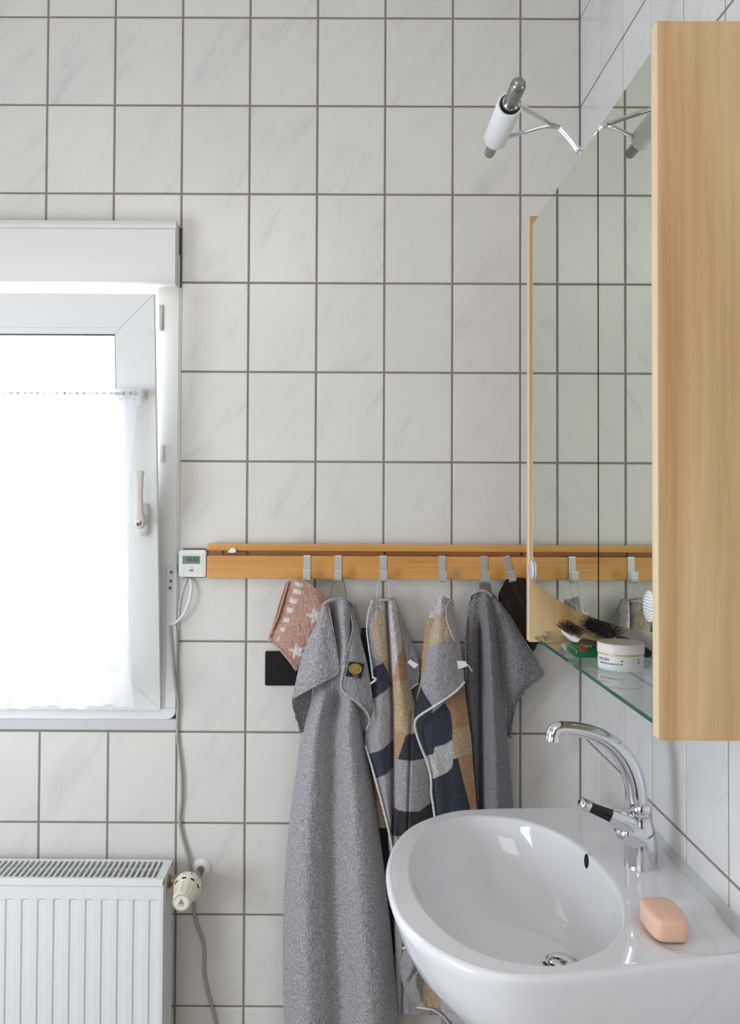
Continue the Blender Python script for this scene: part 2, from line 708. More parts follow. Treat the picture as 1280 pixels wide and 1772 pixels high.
tag(MB().box(XL - .1, XL, YR, .26, 0, ZC).build('wall_left', M_plaster), kind='structure')
tag(MB().box(XL - .1, .2, YR - .1, YR, 0, ZC).build('wall_front', M_plaster), kind='structure')
tag(MB().box(XL - .1, .26, YR - .1, .26, -.1, 0).build('floor', M_floor), kind='structure')
tag(MB().box(XL - .1, .26, YR - .1, .26, ZC, ZC + .1).build('ceiling', M_ceil), kind='structure')
tag(MB().box(WX0, WX1 - .001, -.001, .02, .9035, WZ0 + .001, bev=.001).build('trim_1', M_caulk), kind='structure')
MB().box(-.0065 + WX1 + .0044, -.0016 + WX1 + .0035, -.0008, .01, .93, 1.90).build('edge_seal', M_pvc, wb)
d1 = thing('reflection_door', (-.55, YR, 0), kind='structure')  # unseen dark door, added behind the camera to darken the chrome reflections
MB().box(-.98, -.12, YR, YR + .04, 0, 2.02, bev=.003).build('reflection_door_leaf', M_door, d1)
m = MB().lathe([(.022, 0), (.022, .006), (.009, .008), (.009, .04)], (-.88, YR + .04, 1.05), (0, 1, 0), 20)
m.tube([(-.88, YR + .078, 1.05), (-.76, YR + .078, 1.05)], .009, 12)
m.build('reflection_door_handle', M_steel, d1, smooth=40)
tag(MB().box(-6, 3, 4.5, 4.6, -1, 5).build('neighbour_house_wall', M_outer), 'cream rendered house wall beyond the window, washed out by daylight', 'wall')

# ------------------------------------------------------------------ window
win = thing('window_1', (-1.44, 0, WZ0), kind='structure')


def frame_ring(x0, x1, z0, z1, w, y0, y1, rad):
    """rounded outer corners, square opening"""
    m = MB()
    n = 6
    def corner(cx, cz, a0):
        return [(cx + rad * math.cos(a0 + math.pi / 2 * k / n), cz + rad * math.sin(a0 + math.pi / 2 * k / n)) for k in range(n + 1)]
    out = corner(x1 - rad, z1 - rad, 0) + corner(x0 + rad, z1 - rad, math.pi / 2) + corner(x0 + rad, z0 + rad, math.pi) + corner(x1 - rad, z0 + rad, 1.5 * math.pi)
    ic = [(x1 - w, z1 - w), (x0 + w, z1 - w), (x0 + w, z0 + w), (x1 - w, z0 + w)]
    inn = [ic[i // (n + 1)] for i in range(4 * (n + 1))]
    k = len(out)
    b = .002
    def ins(p, q, d):
        v = Vector((q[0] - p[0], q[1] - p[1]))
        v = v.normalized() * d
        return (p[0] + v.x, p[1] + v.y)
    rings = [[(p[0], y1, p[1]) for p in out], [(p[0], y0 + b, p[1]) for p in out],
             [(a[0], y0, a[1]) for a in (ins(p, q, b) for p, q in zip(out, inn))],
             [(p[0], y0, p[1]) for p in inn], [(p[0], y1, p[1]) for p in inn]]
    V = sum(rings, [])
    Fc = []
    for r in range(5):
        s = (r + 1) % 5
        for i in range(k):
            j = (i + 1) % k
            Fc.append((r * k + i, r * k + j, s * k + j, s * k + i))
    m.add(V, Fc)
    return m


FX1 = -.9062
fr = frame_ring(WX0, FX1, WZ0, 1.99, .05, -.004, .07, .022).build('frame', M_pvc, win)
# sash tipped into the room, hinged at its foot
TH = math.asin(.1187)
SP = Vector((0, -.014, .9517))
SU = Vector((0, -math.sin(TH), math.cos(TH)))
SN = Vector((0, -math.cos(TH), -math.sin(TH)))


def sp(x, s, n=0):
    return Vector((x, SP.y, SP.z)) + SU * s + SN * n


def sxy(px, py, off=0):
    p = at_plane(px, py, sp(0, 0, off), SN)
    return p.x, (p - sp(0, 0, off)).dot(SU)


SX1 = (sxy(265, 508)[0] + sxy(278, 1228)[0]) / 2
ST = sxy(200, 508)[1]
SXL = WX0 + (FX1 - SX1)


def bar4(pts_out, pts_in, n0, n1, bev=.0015):
    """mitred bars between an outer and an inner rectangle, each its own solid"""
    m = MB()
    for i in range(4):
        j = (i + 1) % 4
        q = [pts_out[i], pts_out[j], pts_in[j], pts_in[i]]
        cx = sum(p[0] for p in q) / 4
        cz = sum(p[1] for p in q) / 4
        g = .0004
        q2 = []
        for (x, z) in q:
            v = Vector((cx - x, cz - z))
            v.normalize()
            q2.append((x + v.x * g, z + v.y * g))
        q3 = [(x + math.copysign(bev, cx - x) * (1 if abs(cx - x) > bev else 0), z + math.copysign(bev, cz - z)) for x, z in q2]
        V = [sp(x, z, n0) for x, z in q2] + [sp(x, z, n1 - bev) for x, z in q2] + [sp(x, z, n1) for x, z in q2]
        m.add(V, [(0, 1, 2, 3), (8, 9, 10, 11)] + [(a, (a + 1) % 4, (a + 1) % 4 + 4, a + 4) for a in range(4)] + [(a + 4, (a + 1) % 4 + 4, (a + 1) % 4 + 8, a + 8) for a in range(4)])
    return m


def rect(x0, x1, z0, z1):
    return [(x0, z0), (x1, z0), (x1, z1), (x0, z1)]


BW = SX1 - sxy(212, 700)[0]
BT = ST - sxy(100, 566)[1]
sash = bar4(rect(SXL, SX1, 0, ST), rect(SXL + BW, SX1 - BW, BW, ST - BT), -.018, 0).build('sash', M_pvc, win)
m = bar4(rect(SXL + .018, SX1 - .018, .018, ST - .018), rect(SXL + BW, SX1 - BW, BW, ST - BT), -.06, -.018)
m.build('sash_back', M_pvc, win)
bar4(rect(SXL + BW, SX1 - BW, BW, ST - BT), rect(SXL + BW + .014, SX1 - BW - .014, BW + .014, ST - BT - .014), -.03, -.004).build('glazing_bead', M_pvc, sash)
bar4(rect(SXL + BW + .014, SX1 - BW - .014, BW + .014, ST - BT - .014), rect(SXL + BW + .017, SX1 - BW - .017, BW + .017, ST - BT - .017), -.03, -.010).build('gasket', M_gasket, sash)
gx0, gx1, gz0, gz1 = SXL + BW + .008, SX1 - BW - .008, BW + .008, ST - BT - .008
m = MB()
for n0, n1 in ((-.026, -.022), (-.042, -.038)):
    c = [sp(x, z, n) for n in (n0, n1) for x, z in rect(gx0, gx1, gz0, gz1)]
    m.add(c, [(0, 1, 2, 3), (4, 5, 6, 7)] + [(a, (a + 1) % 4, (a + 1) % 4 + 4, a + 4) for a in range(4)])
pane = m.build('glass_pane', M_pane, sash)

# handle, lever pointing up
hx, hs = sxy(249, 899)
hd = MB()
V = []
for n, sx, sz in ((0, .012, .036), (.008, .012, .036), (.0105, .009, .032)):
    for k in range(24):
        a = 2 * math.pi * k / 24
        V.append(sp(hx + sx * math.copysign(abs(math.cos(a)) ** .6, math.cos(a)), hs + sz * math.copysign(abs(math.sin(a)) ** .45, math.sin(a)), n))
hd.add(V, [(r * 24 + k, r * 24 + (k + 1) % 24, (r + 1) * 24 + (k + 1) % 24, (r + 1) * 24 + k) for r in range(2) for k in range(24)] + [tuple(range(24)), tuple(48 + k for k in range(24))])
hd.lathe([(.0105, 0), (.0105, .04)], sp(hx, hs, .008), SN, 20)
h = hd.build('handle_plate', M_handle, sash, smooth=35)
lv = MB()
secs = [(-.013, .006), (-.009, .0112), (0, .0125), (.012, .0112), (.03, .0088), (.06, .0082), (.09, .0095), (.108, .0112), (.111, .0108)]
V, nn = [], 16
for q, (s, w) in enumerate(secs):
    for k in range(nn):
        a = 2 * math.pi * k / nn
        ca = math.copysign(abs(math.cos(a)) ** .6, math.cos(a))
        sa = math.copysign(abs(math.sin(a)) ** .6, math.sin(a))
        V.append(sp(hx + w * ca + max(0, s) * .02, hs + s, .047 + .0075 * sa + max(0, s) * .03))
lv.add(V, [(r * nn + k, r * nn + (k + 1) % nn, (r + 1) * nn + (k + 1) % nn, (r + 1) * nn + k) for r in range(len(secs) - 1) for k in range(nn)] + [tuple(range(nn)), tuple((len(secs) - 1) * nn + k for k in range(nn))])
lv.build('handle_lever', M_handle, sash, smooth=50)
lk = MB().lathe([(.0066, 0), (.0066, .002), (.005, .0025)], sp(hx, hs, .0535), SN, 20)
lk.build('lock_cylinder', M_chrome, sash, smooth=30)
MB().add([sp(hx + a, hs + b, .0564) for a, b in rect(-.0008, .0008, -.0035, .0035)] + [sp(hx + a, hs + b, .0555) for a, b in rect(-.0008, .0008, -.0035, .0035)], [(0, 1, 2, 3), (4, 5, 6, 7), (0, 1, 5, 4), (2, 3, 7, 6)]).build('keyhole', M_dark, sash)
# striker plates in the frame rebate
for a, b in ((528, 572), (770, 800)):
    p, q = at(276, a, y=-.006), at(282, b, y=-.006)
    MB().box(p.x, q.x, -.0085, -.003, q.z, p.z, bev=.0008).build('striker_plate', M_steel if a < 600 else M_pvc, win)
# roller shutter box over the window
bx1 = -.9085
m = MB()
pr_ = [(.02, 1.9), (-.046, 1.8965), (-.05, 1.901), (-.05, 2.018), (-.045, 2.023), (-.045, 2.031), (-.04, 2.0405), (.02, 2.0405)]
V = [(WX0 + .003, y, z) for y, z in pr_] + [(bx1, y, z) for y, z in pr_]
n = len(pr_)
m.add(V, [(i, (i + 1) % n, (i + 1) % n + n, i + n) for i in range(n)] + [tuple(range(n)), tuple(range(n, 2 * n))])
m.build('shutter_box', M_pvc2, win)
m = MB().box(bx1 + .0003, bx1 + .0035, -.002, .02, 1.90, 2.038)
m.build('box_side_gap', M_gasket, win)

# curtain rod and sheer curtain on the sash
rx, rs = sxy(250, 683)
rd = thing('curtain_rod', sp(rx, rs, .0), 'thin white curtain rod across the tilted window sash', 'curtain rod')
MB().tube([sp(SXL + .03, rs + .002, .024), sp(rx + .002, rs + .002, .024)], .0034, 10).build('rod', M_rodm, rd, smooth=40)
for xx in (rx, SXL + .03):
    b_ = MB()
    V = [sp(xx + a, rs + b, n) for n in (0, .003) for a, b in rect(-.006, .006, -.011, .011)]
    b_.add(V, [(0, 1, 2, 3), (4, 5, 6, 7)] + [(a, (a + 1) % 4, (a + 1) % 4 + 4, a + 4) for a in range(4)])
    V = [sp(xx + a, rs + b, n) for n in (.002, .028) for a, b in rect(-.0015, .004, -.006, .006)]
    b_.add(V, [(0, 1, 2, 3), (4, 5, 6, 7)] + [(a, (a + 1) % 4, (a + 1) % 4 + 4, a + 4) for a in range(4)])
    b_.build('rod_bracket', M_handle, rd)
cd_ = -(sp(0, rs, .026).y)
lx = -118


def cwarp(px, py, d):
    v = (py - 672) / 555
    amp = .0015 + .006 * np.clip(v * 3, 0, 1)
    w = np.sin(px * .17 + 1.2 * np.sin(px * .045)) * .6 + np.sin(px * .071 + 2) * .6
    near = np.exp(-((py - 680) / 9) ** 2)
    g = np.sin(px * .55) + .7 * np.sin(px * .93 + 1)
    return px, py + np.where(v > .9, np.sin(px * .06) * 3 + 2 * np.sin(px * .19), 0), d + w * amp + g * .003 * near


cu = thing('sheer_curtain', sp(-1.4, rs), 'sheer white curtain gathered on the rod of the tilted window', 'curtain')
sheet('curtain_cloth', [[(lx, 671, cd_ + .004), (60, 671, cd_ + .004), (245, 674, cd_ + .004)],
                        [(lx, 684, cd_ + .006), (60, 684, cd_ + .006), (243, 688, cd_ + .006)],
                        [(lx, 700, cd_), (60, 700, cd_), (237, 704, cd_)],
                        [(lx, 800, cd_), (60, 800, cd_), (226, 820, cd_)],
                        [(lx, 1000, cd_), (60, 1000, cd_), (222, 1010, cd_)],
                        [(lx, 1120, cd_), (60, 1120, cd_), (224, 1120, cd_)],
                        [(lx, 1224, cd_), (60, 1224, cd_), (232, 1222, cd_)]], M_voile, cu, 260, 90, 0, warp=cwarp, noise=0)
cord('curtain_hem', [(237, 704, cd_ + .002), (233, 760, cd_ + .002), (226, 820, cd_ + .002), (221, 920, cd_ + .002), (225, 985, cd_ + .002), (223, 1040, cd_ + .002), (226, 1100, cd_ + .002), (222, 1150, cd_ + .002), (230, 1200, cd_ + .002), (232, 1222, cd_ + .002)], .0009, M_voile, cu)
sheet('curtain_header', [[(lx, 686, cd_ + .009), (245, 690, cd_ + .009)], [(lx, 697, cd_ + .009), (243, 700, cd_ + .009)]], M_voile, cu, 200, 6, 0, warp=lambda px, py, d: (px, py + 4 * np.sin(px * .11) * (py > 690) + 2 * np.sin(px * .31), d + .002 * np.sin(px * .5)), noise=0)

# ------------------------------------------------------------------ shutter strap plate, timer, cables
bp_ = thing('strap_cover_plate', at(296, 1000, y=0), 'narrow grey cover plate with three screws beside the window', 'cover plate')
a, b = at(288, 978, y=-.008), at(306, 1225, y=-.008)
MB().box(a.x, -.9062, -.009, -.004, b.z, a.z, bev=.001).build('plate', M_plate, bp_)
for q in ((296.5, 990), (295.5, 1005.5), (294.5, 1017.5)):
    MB().lathe([(.0034, 0), (.0034, .0012), (.0022, .002)], at(q[0], q[1], y=-.009), (0, -1, 0), 14).build('screw', M_screw, bp_)

clk = thing('wall_timer', at(333, 975, y=0), 'square white digital timer with green display left of the hook rail', 'timer')
a, b = at(309, 951.5, y=-.022), at(356.5, 999, y=-.022)
ccx, ccz, hw, hh = (a.x + b.x) / 2, (a.z + b.z) / 2, (b.x - a.x) / 2, (a.z - b.z) / 2
m = MB()
m.box(ccx - hw * .78, ccx + hw * .78, -.010, .0, ccz - hh * 1.07, ccz + hh * 1.07)
m.box(ccx - hw * 1.08, ccx + hw * 1.08, -.010, .0, ccz - hh * .62, ccz + hh * .62)
m.build('back_box', M_black, clk)


def rrect(m, cx, cz, hw, hh, r, y0, y1, bev=.0015, n=5):
    rings = []
    for (ins, y) in ((0, y0), (0, y1 + bev), (bev, y1)):
        ring = []
        for (sx, sz, a0) in ((1, 1, 0), (-1, 1, 90), (-1, -1, 180), (1, -1, 270)):
            for k in range(n + 1):
                a = math.radians(a0 + 90 * k / n)
                ring.append((cx + sx * (hw - r) + (r - ins) * math.cos(a), y, cz + sz * (hh - r) + (r - ins) * math.sin(a)))
        rings.append(ring)
    k = len(rings[0])
    V = sum(rings, [])
    m.add(V, [(q * k + i, q * k + (i + 1) % k, (q + 1) * k + (i + 1) % k, (q + 1) * k + i) for q in range(2) for i in range(k)] + [tuple(range(k)), tuple(range(2 * k, 3 * k))])
    return m


rrect(MB(), ccx, ccz, hw, hh, .006, -.009, -.022, .0025).build('case', M_white, clk, smooth=30)
rrect(MB(), ccx + .0005, ccz - .0005, hw * .78, hh * .78, .001, -.021, -.0232, .0008).build('front_cover', mat('timer_cover', (228, 228, 216), .35), clk)
a, b = at(315.7, 961.8, y=-.0236), at(346, 975.8, y=-.0236)
MB().box(a.x, b.x, -.0238, -.022, b.z, a.z).build('display', M_lcd, clk)
dcx, dcz = (a.x + b.x) / 2, (a.z + b.z) / 2
text_mesh('display_digits', '10:32', .0135, M_lcdink, clk, lambda v: Vector((dcx + .002 + v.x * .95, -.0240 - v.z, dcz + .0005 + v.y)), bold=.0003)
p = at(331, 987, y=-.0236)
text_mesh('display_mark', 'beta', .0052, M_print, clk, lambda v: Vector((p.x + v.x, -.0234 - v.z, p.z + v.y)), bold=.0002)
m = MB()
for k, w in enumerate((.003, .0045, .006)):
    m.box(p.x - .001, p.x - .001 + w, -.0236, -.023, p.z + .0075 - k * .0016, p.z + .0079 - k * .0016)
m.build('display_logo', M_print, clk)
cl = thing('timer_cable', at(296, 1080, y=-.01), 'white cable looping from the timer into the window frame plate', 'cable')
cord('cable', [(329, 1000, .006), (331, 1016, .014), (328, 1036, .02), (320, 1058, .02), (308, 1074, .018), (297, 1080, .012), (293, 1077, .006)], .0029, M_cablew, cl)
cord('cable', [(323, 1000, .005), (318, 1014, .005), (312, 1035, .005), (309, 1060, .005), (308, 1090, .004), (305, 1120, .004)], .0014, M_cablew, cl, label='thin white cable')
gc = thing('grey_cables', at(308, 1300, y=-.01), 'grey cable snaking down the tiles past the radiator valve', 'cable')
cord('cable', [(296, 1080, .008), (297, 1110, .011), (300, 1150, .011), (304, 1190, .01), (308, 1215, .008), (307, 1245, .006), (307, 1275, .005), (311, 1310, .006), (314, 1345, .007), (314, 1385, .007), (311, 1412, .006), (312, 1432, .006), (318, 1458, .006), (325, 1482, .008), (330, 1505, .010), (334, 1540, .009), (335, 1570, .007), (339, 1595, .006), (347, 1618, .006), (353, 1640, .006), (353, 1668, .006), (354, 1690, .006), (361, 1722, .006), (370, 1755, .006), (378, 1790, .006), (392, 1850, .006), (398, 1900, .006), (400, 1916, .008)], .0034, M_cable, gc)
cord('cable', [(303, 1082, .006), (307, 1100, .007), (306, 1140, .007), (307, 1180, .007), (308, 1212, .006)], .0026, M_cable, gc)

# ------------------------------------------------------------------ black socket plate behind the towels
bk = thing('black_wall_plate', at(484, 1157, y=0), 'flat black square wall plate behind the hanging towels', 'wall plate')
a, b = at(458.5, 1127, y=-.006), at(516, 1187, y=-.006)
rrect(MB(), (a.x + b.x) / 2, (a.z + b.z) / 2, (b.x - a.x) / 2, (a.z - b.z) / 2, .004, .004, -.006, .0015).build('plate', M_black, bk, smooth=30)
rrect(MB(), (a.x + b.x) / 2, (a.z + b.z) / 2, (b.x - a.x) * .3, (a.z - b.z) * .3, .002, -.004, -.0068, .0006).build('rocker', M_black, bk, smooth=30)

# ------------------------------------------------------------------ radiator
RX1, RX0, RYB, RYF, RZT, RZB = -.904, -1.90, -.035, -.14, .6305, .09
rad = thing('radiator', (-1.4, -.09, RZB), 'white ribbed panel radiator under the window', 'radiator')
pitch = .0332
zf = at(150, 1556, y=RYF).z
xe = at(272, 1600, y=RYF).x


def groove(x, z):
    u = ((xe - x) / pitch) % 1.0          # 0 at the dark step, rising to the left
    if x > xe or x < RX0 + .03:
        return 0
    w = min(1, u / .07) * min(1, max(0, (.56 - u) / .16)) if u < .56 else 0
    e = min(1, max(0, (zf - z) / .006)) * min(1, max(0, (z - RZB - .05) / .006))
    return w * e * .0055


gx = [RX0]
k = 0
x = xe
xsr = set([RX1 - .004])
while x > RX0 + pitch:
    for u in (0, .04, .07, .12, .25, .4, .45, .5, .56):
        xsr.add(round(x - u * pitch, 5))
    x -= pitch
xsr |= {RX0, xe + .0001, RX0 + .02}
xsr = sorted(xsr)
zsr = [RZB, RZB + .05, RZB + .056, .3, zf - .006, zf - .003, zf, RZT - .017, RZT - .0165, RZT - .0155, RZT - .015]
V = []
for z in zsr:
    for x in xsr:
        lip = .0022 if z >= RZT - .0156 else (.0 if z <= RZT - .0164 else .0)
        V.append((x, RYF + .001 + groove(x, z) + lip, z))
n = len(xsr)
m = MB().add(V, [(r * n + i, r * n + i + 1, (r + 1) * n + i + 1, (r + 1) * n + i) for r in range(len(zsr) - 1) for i in range(n - 1)])
m.build('front_panel', M_rad, rad, smooth=25, recalc=False)
m = MB().box(RX0, RX1 - .004, RYF + .004, RYF + .012, RZB, RZT - .02)
m.box(RX0, RX1 - .004, RYB - .012, RYB, RZB, RZT - .02)
m.build('water_panels', M_rad, rad)
m = MB()
for i in range(60):
    xx = RX0 + .03 + i * .0157
    m.box(xx, xx + .001, RYF + .014, RYB - .014, RZB + .03, RZT - .035)
m.build('convector_fins', M_raddark, rad)['kind'] = 'stuff'
MB().box(RX1 - .0035, RX1, RYF, RYB, RZB + .01, RZT - .002, bev=.001).build('side_cover', M_rad, rad)
MB().box(RX0 - .003, RX0, RYF, RYB, RZB + .01, RZT - .002, bev=.001).build('side_cover', M_rad, rad)
m = MB()
m.box(RX0, RX1, RYF, RYF + .012, RZT - .0145, RZT, bev=.0012)
m.box(RX0, RX1, RYB - .008, RYB, RZT - .0145, RZT, bev=.0012)
m.box(RX1 - .018, RX1, RYF + .0115, RYB - .0075, RZT - .003, RZT)
m.box(RX0, RX0 + .018, RYF + .0115, RYB - .0075, RZT - .003, RZT)
m.build('grille_frame', M_rad, rad)
sl = MB().box(-.0022, .0022, RYF + .011, RYB - .007, RZT - .006, RZT - .0004).build('slat', M_rad, rad)
p10 = at(100, 1510, y=-.09)
x = RX1 - .0265
first = True
while x > RX0 + .02:
    o = sl if first else sl.copy()
    if not first:
        COL.objects.link(o)
    o.location = (x, 0, 0)
    first = False
    x -= .01215
for q in ((RX1 - .006, RYB - .006), (RX1 - .006, RYF + .006)):
    MB().lathe([(.0015, 0), (.0015, .0006)], (q[0], q[1], RZT - .0002), (0, 0, 1), 8).build('rivet', M_raddark, rad)

# valve + thermostat head
VX, VZ = -.8603, .600
va = thing('radiator_valve', (VX, -.09, VZ), 'cream thermostat valve with numbered dial at the radiator corner', 'valve')
m = MB()
m.lathe([(.014, 0), (.014, .004), (.010, .006), (.010, .014), (.0135, .014), (.0135, .024), (.009, .024), (.009, .045)], (RX1 + .0005, -.085, VZ + .004), (1, 0, 0), 24)
m.lathe([(.011, 0), (.013, .006), (.013, .03), (.010, .036)], (VX, -.062, VZ + .004), (0, -1, 0), 24)
m.build('valve_body', M_brass, va, smooth=40)
pr0 = at(348, 1503, y=-.004)
m = MB().tube([pr0, pr0 + Vector((0, -.02, 0)), Vector((pr0.x - .001, -.05, pr0.z)), Vector((VX + .004, -.07, VZ + .003))], .0078, 16)
m.build('pipe', M_copper, va, smooth=60)
m = MB().lathe([(.012, 0), (.012, .02)], Vector((pr0.x - .003, -.046, pr0.z)), Vector((VX + .004, -.07, VZ + .003)) - Vector((pr0.x, -.046, pr0.z)), 6)
m.build('union_nut', M_steel, va)
MB().lathe([(.0215, 0), (.0215, .002), (.018, .006), (.0085, .009)], (pr0.x, -.0004, pr0.z), (0, -1, 0), 36).build('wall_rosette', M_white, va, smooth=40)
m = MB().lathe([(.020, 0), (.0295, .004), (.0305, .010), (.0305, .018), (.0275, .026), (.0235, .036), (.0205, .056), (.0185, .078), (.0180, .084), (.0172, .086)], (VX, -.092, VZ), (0, -1, 0), 48)
m.build('thermostat_head', M_cream, va, smooth=35)
m = MB()
for k in range(12):
    a = 2 * math.pi * k / 12 + .2
    p0, p1 = Vector((VX + .0228 * math.cos(a), -.128, VZ + .0228 * math.sin(a))), Vector((VX + .0186 * math.cos(a), -.168, VZ + .0186 * math.sin(a)))
    m.tube([p0, p1], [.0016, .0012], 6)
m.build('grip_ribs', M_cream, va)
m = MB()
for k in range(22):
    a = 2 * math.pi * k / 22
    c, s = math.cos(a), math.sin(a)
    m.box(-.0009, .0009, 0, .0004, -.0009, .0009)
    off = Vector((VX + .0155 * c, -.1786, VZ + .0155 * s))
    for i in range(-8, 0):
        m.v[i] = tuple(Vector(m.v[i]) + off)
m.build('dial_marks', M_print, va)
# black slots on the head
m = MB()
for a in (60, 100, 20, 140):
    aa = math.radians(a)
    c, s = math.cos(aa), math.sin(aa)
    P = []
    for (t, yy, rr) in ((-.0045, -.1185, .0275), (.0045, -.1185, .0275), (.0045, -.122, .0262), (-.0045, -.122, .0262)):
        P.append((VX + rr * c - t * s, yy, VZ + rr * s + t * c))
    for (t, yy, rr) in ((-.0045, -.1185, .0250), (.0045, -.1185, .0250), (.0045, -.122, .0240), (-.0045, -.122, .0240)):
        P.append((VX + rr * c - t * s, yy, VZ + rr * s + t * c))
    m.add(P, [(0, 1, 2, 3), (4, 5, 6, 7), (0, 1, 5, 4), (2, 3, 7, 6), (1, 2, 6, 5), (0, 3, 7, 4)])
m.build('slot', M_dark, va)
for ch, ang in (('1', 105), ('2', 72), ('3', 40), ('4', 5), ('5', -30)):
    aa = math.radians(ang)
    rad_ = Vector((math.cos(aa), 0, math.sin(aa)))
    tan_ = Vector((math.sin(aa), 0, -math.cos(aa)))
    text_mesh('dial_number', ch, .0075, M_print, va, lambda v: Vector((VX, -.1065, VZ)) + rad_ * (.0306 + v.z) + tan_ * v.x + Vector((0, 1, 0)) * v.y, bold=.0002)
m = MB().add([(VX - .0065, -.1786, VZ - .003), (VX + .0065, -.1786, VZ - .003), (VX, -.1786, VZ + .0085), (VX - .0065, -.1775, VZ - .003), (VX + .0065, -.1775, VZ - .003), (VX, -.1775, VZ + .0085)], [(0, 1, 2), (3, 4, 5), (0, 1, 4, 3), (1, 2, 5, 4), (2, 0, 3, 5)])
m.box(VX - .007, VX + .007, -.1786, -.1775, VZ - .0068, VZ - .0056)
m.build('cap_emblem', mat('cap_emblem_grey', (140, 138, 128), .5), va)

# ------------------------------------------------------------------ hook rail
rail = thing('hook_rail', (-.5, -.01, 1.246), 'long varnished wooden hook rail on the tiled back wall', 'hook rail')
RL, RR = -.8355, -.05
MB().box(RL + .001, RR, -.014, -.0005, 1.2475, 1.3215, bev=.001).build('back_board', M_beech2, rail)
MB().box(RL, RR, -.030, -.0145, 1.3078, 1.3235, bev=.002, seg=2).build('top_strip', M_beech, rail)
MB().box(RL, RR, -.030, -.0145, 1.2462, 1.2972, bev=.002, seg=2).build('front_board', M_beech, rail)
for px in (385, 427, 664, 901):
    p = at(px, 955.5, y=-.015)
    MB().lathe([(.0035, 0), (.0035, .001), (.002, .0018)], (p.x, -.0142, 1.3025), (0, -1, 0), 12).build('screw', M_screw, rail)
p = at(402, 953, y=-.025)
m = MB()
pts = [(-.010, -.003), (-.004, .004), (-.002, .0065), (.006, .0065), (.009, .001), (.0085, -.004), (.006, -.002), (.004, -.004), (-.004, -.004)]
k = len(pts)
m.add([(p.x + a, -.034, p.z + b) for a, b in pts] + [(p.x + a, -.012, p.z + b) for a, b in pts], [tuple(range(k)), tuple(range(k, 2 * k))] + [(i, (i + 1) % k, (i + 1) % k + k, i + k) for i in range(k)])
o = m.build('rail_clip', M_white)
tag(o, 'small white plastic clip stuck in the groove at the rail left end', 'clip')


def make_hook():
    r = thing('coat_hook', (0, 0, 1.2972))
    pr_ = [(-.0135, .003), (-.0135, -.003), (-.0135, .0015), (-.031, .0015), (-.0318, -.001), (-.0318, -.046), (-.034, -.051), (-.040, -.0535), (-.050, -.0535), (-.0545, -.051), (-.0555, -.046), (-.0555, -.031), (-.0550, -.030)]
    pr_ = pr_[2:]
    th = .0014
    hw = .0077
    V = []
    pts = [Vector((0, a, b)) for a, b in pr_]
    for i, q in enumerate(pts):
        t = (pts[min(i + 1, len(pts) - 1)] - pts[max(0, i - 1)]).normalized()
        nr = Vector((0, t.z, -t.y))
        for sx, sn in ((-hw, 0), (hw, 0), (hw, -th), (-hw, -th)):
            V.append(q + nr * sn + Vector((sx, 0, 1.2972)))
    k = len(pts)
    m = MB().add(V, [(i * 4 + a, i * 4 + (a + 1) % 4, (i + 1) * 4 + (a + 1) % 4, (i + 1) * 4 + a) for i in range(k - 1) for a in range(4)] + [(0, 1, 2, 3), tuple((k - 1) * 4 + a for a in range(4))])
    m.build('hook_strap', M_alu, r)
    return r


hk = make_hook()
HX = [-.6138, -.5448, -.4452, -.3149, -.2217, -.1730]
HL = ['metal hook holding the pink washcloth, leftmost on the rail', 'metal hook holding the big light grey towel with black label',
      'metal hook holding the patchwork towel beside the light grey towel', 'metal hook holding the patchwork towel with hanging white tag strip',
      'metal hook holding the dark grey towel', 'tilted metal hook holding the dark brown towel']
hooks = []
for i, x in enumerate(HX):
    if i == 0:
        o = hk
    else:
        o = hk.copy()
        COL.objects.link(o)
        for ch in hk.children:
            c = ch.copy()
            COL.objects.link(c)
            c.parent = o
    o.location = (x, 0, 1.2972)
    if i == 5:
        o.rotation_euler = (0, math.radians(-12), 0)
    tag(o, HL[i], 'hook', 'metal hooks on the wooden rail')
    hooks.append(o)
for ch in hk.children:
    ch.matrix_parent_inverse = Matrix.Translation((0, 0, -1.2972))
for h_ in hooks:
    for ch in h_.children:
        ch.matrix_parent_inverse = Matrix.Translation((0, 0, -1.2972))

# ------------------------------------------------------------------ towels
# --- pink washcloth
PK, WHT = (202, 160, 144), (232, 226, 220)
t0 = thing('washcloth', at(531, 1003, y=-.04), 'small dusty pink washcloth with white stars and squares', 'washcloth')


def star(cx, cy, r, a0=-90, k=.42):
    return [(cx + (r if i % 2 == 0 else r * k) * math.cos(math.radians(a0 + 36 * i)), cy + (r if i % 2 == 0 else r * k) * math.sin(math.radians(a0 + 36 * i))) for i in range(10)]


def quad(cx, cy, w, h, a):
    c, s = math.cos(math.radians(a)), math.sin(math.radians(a))
    return [(cx + u * c - v * s, cy + u * s + v * c) for u, v in ((-w, -h), (w, -h), (w, h), (-w, h))]


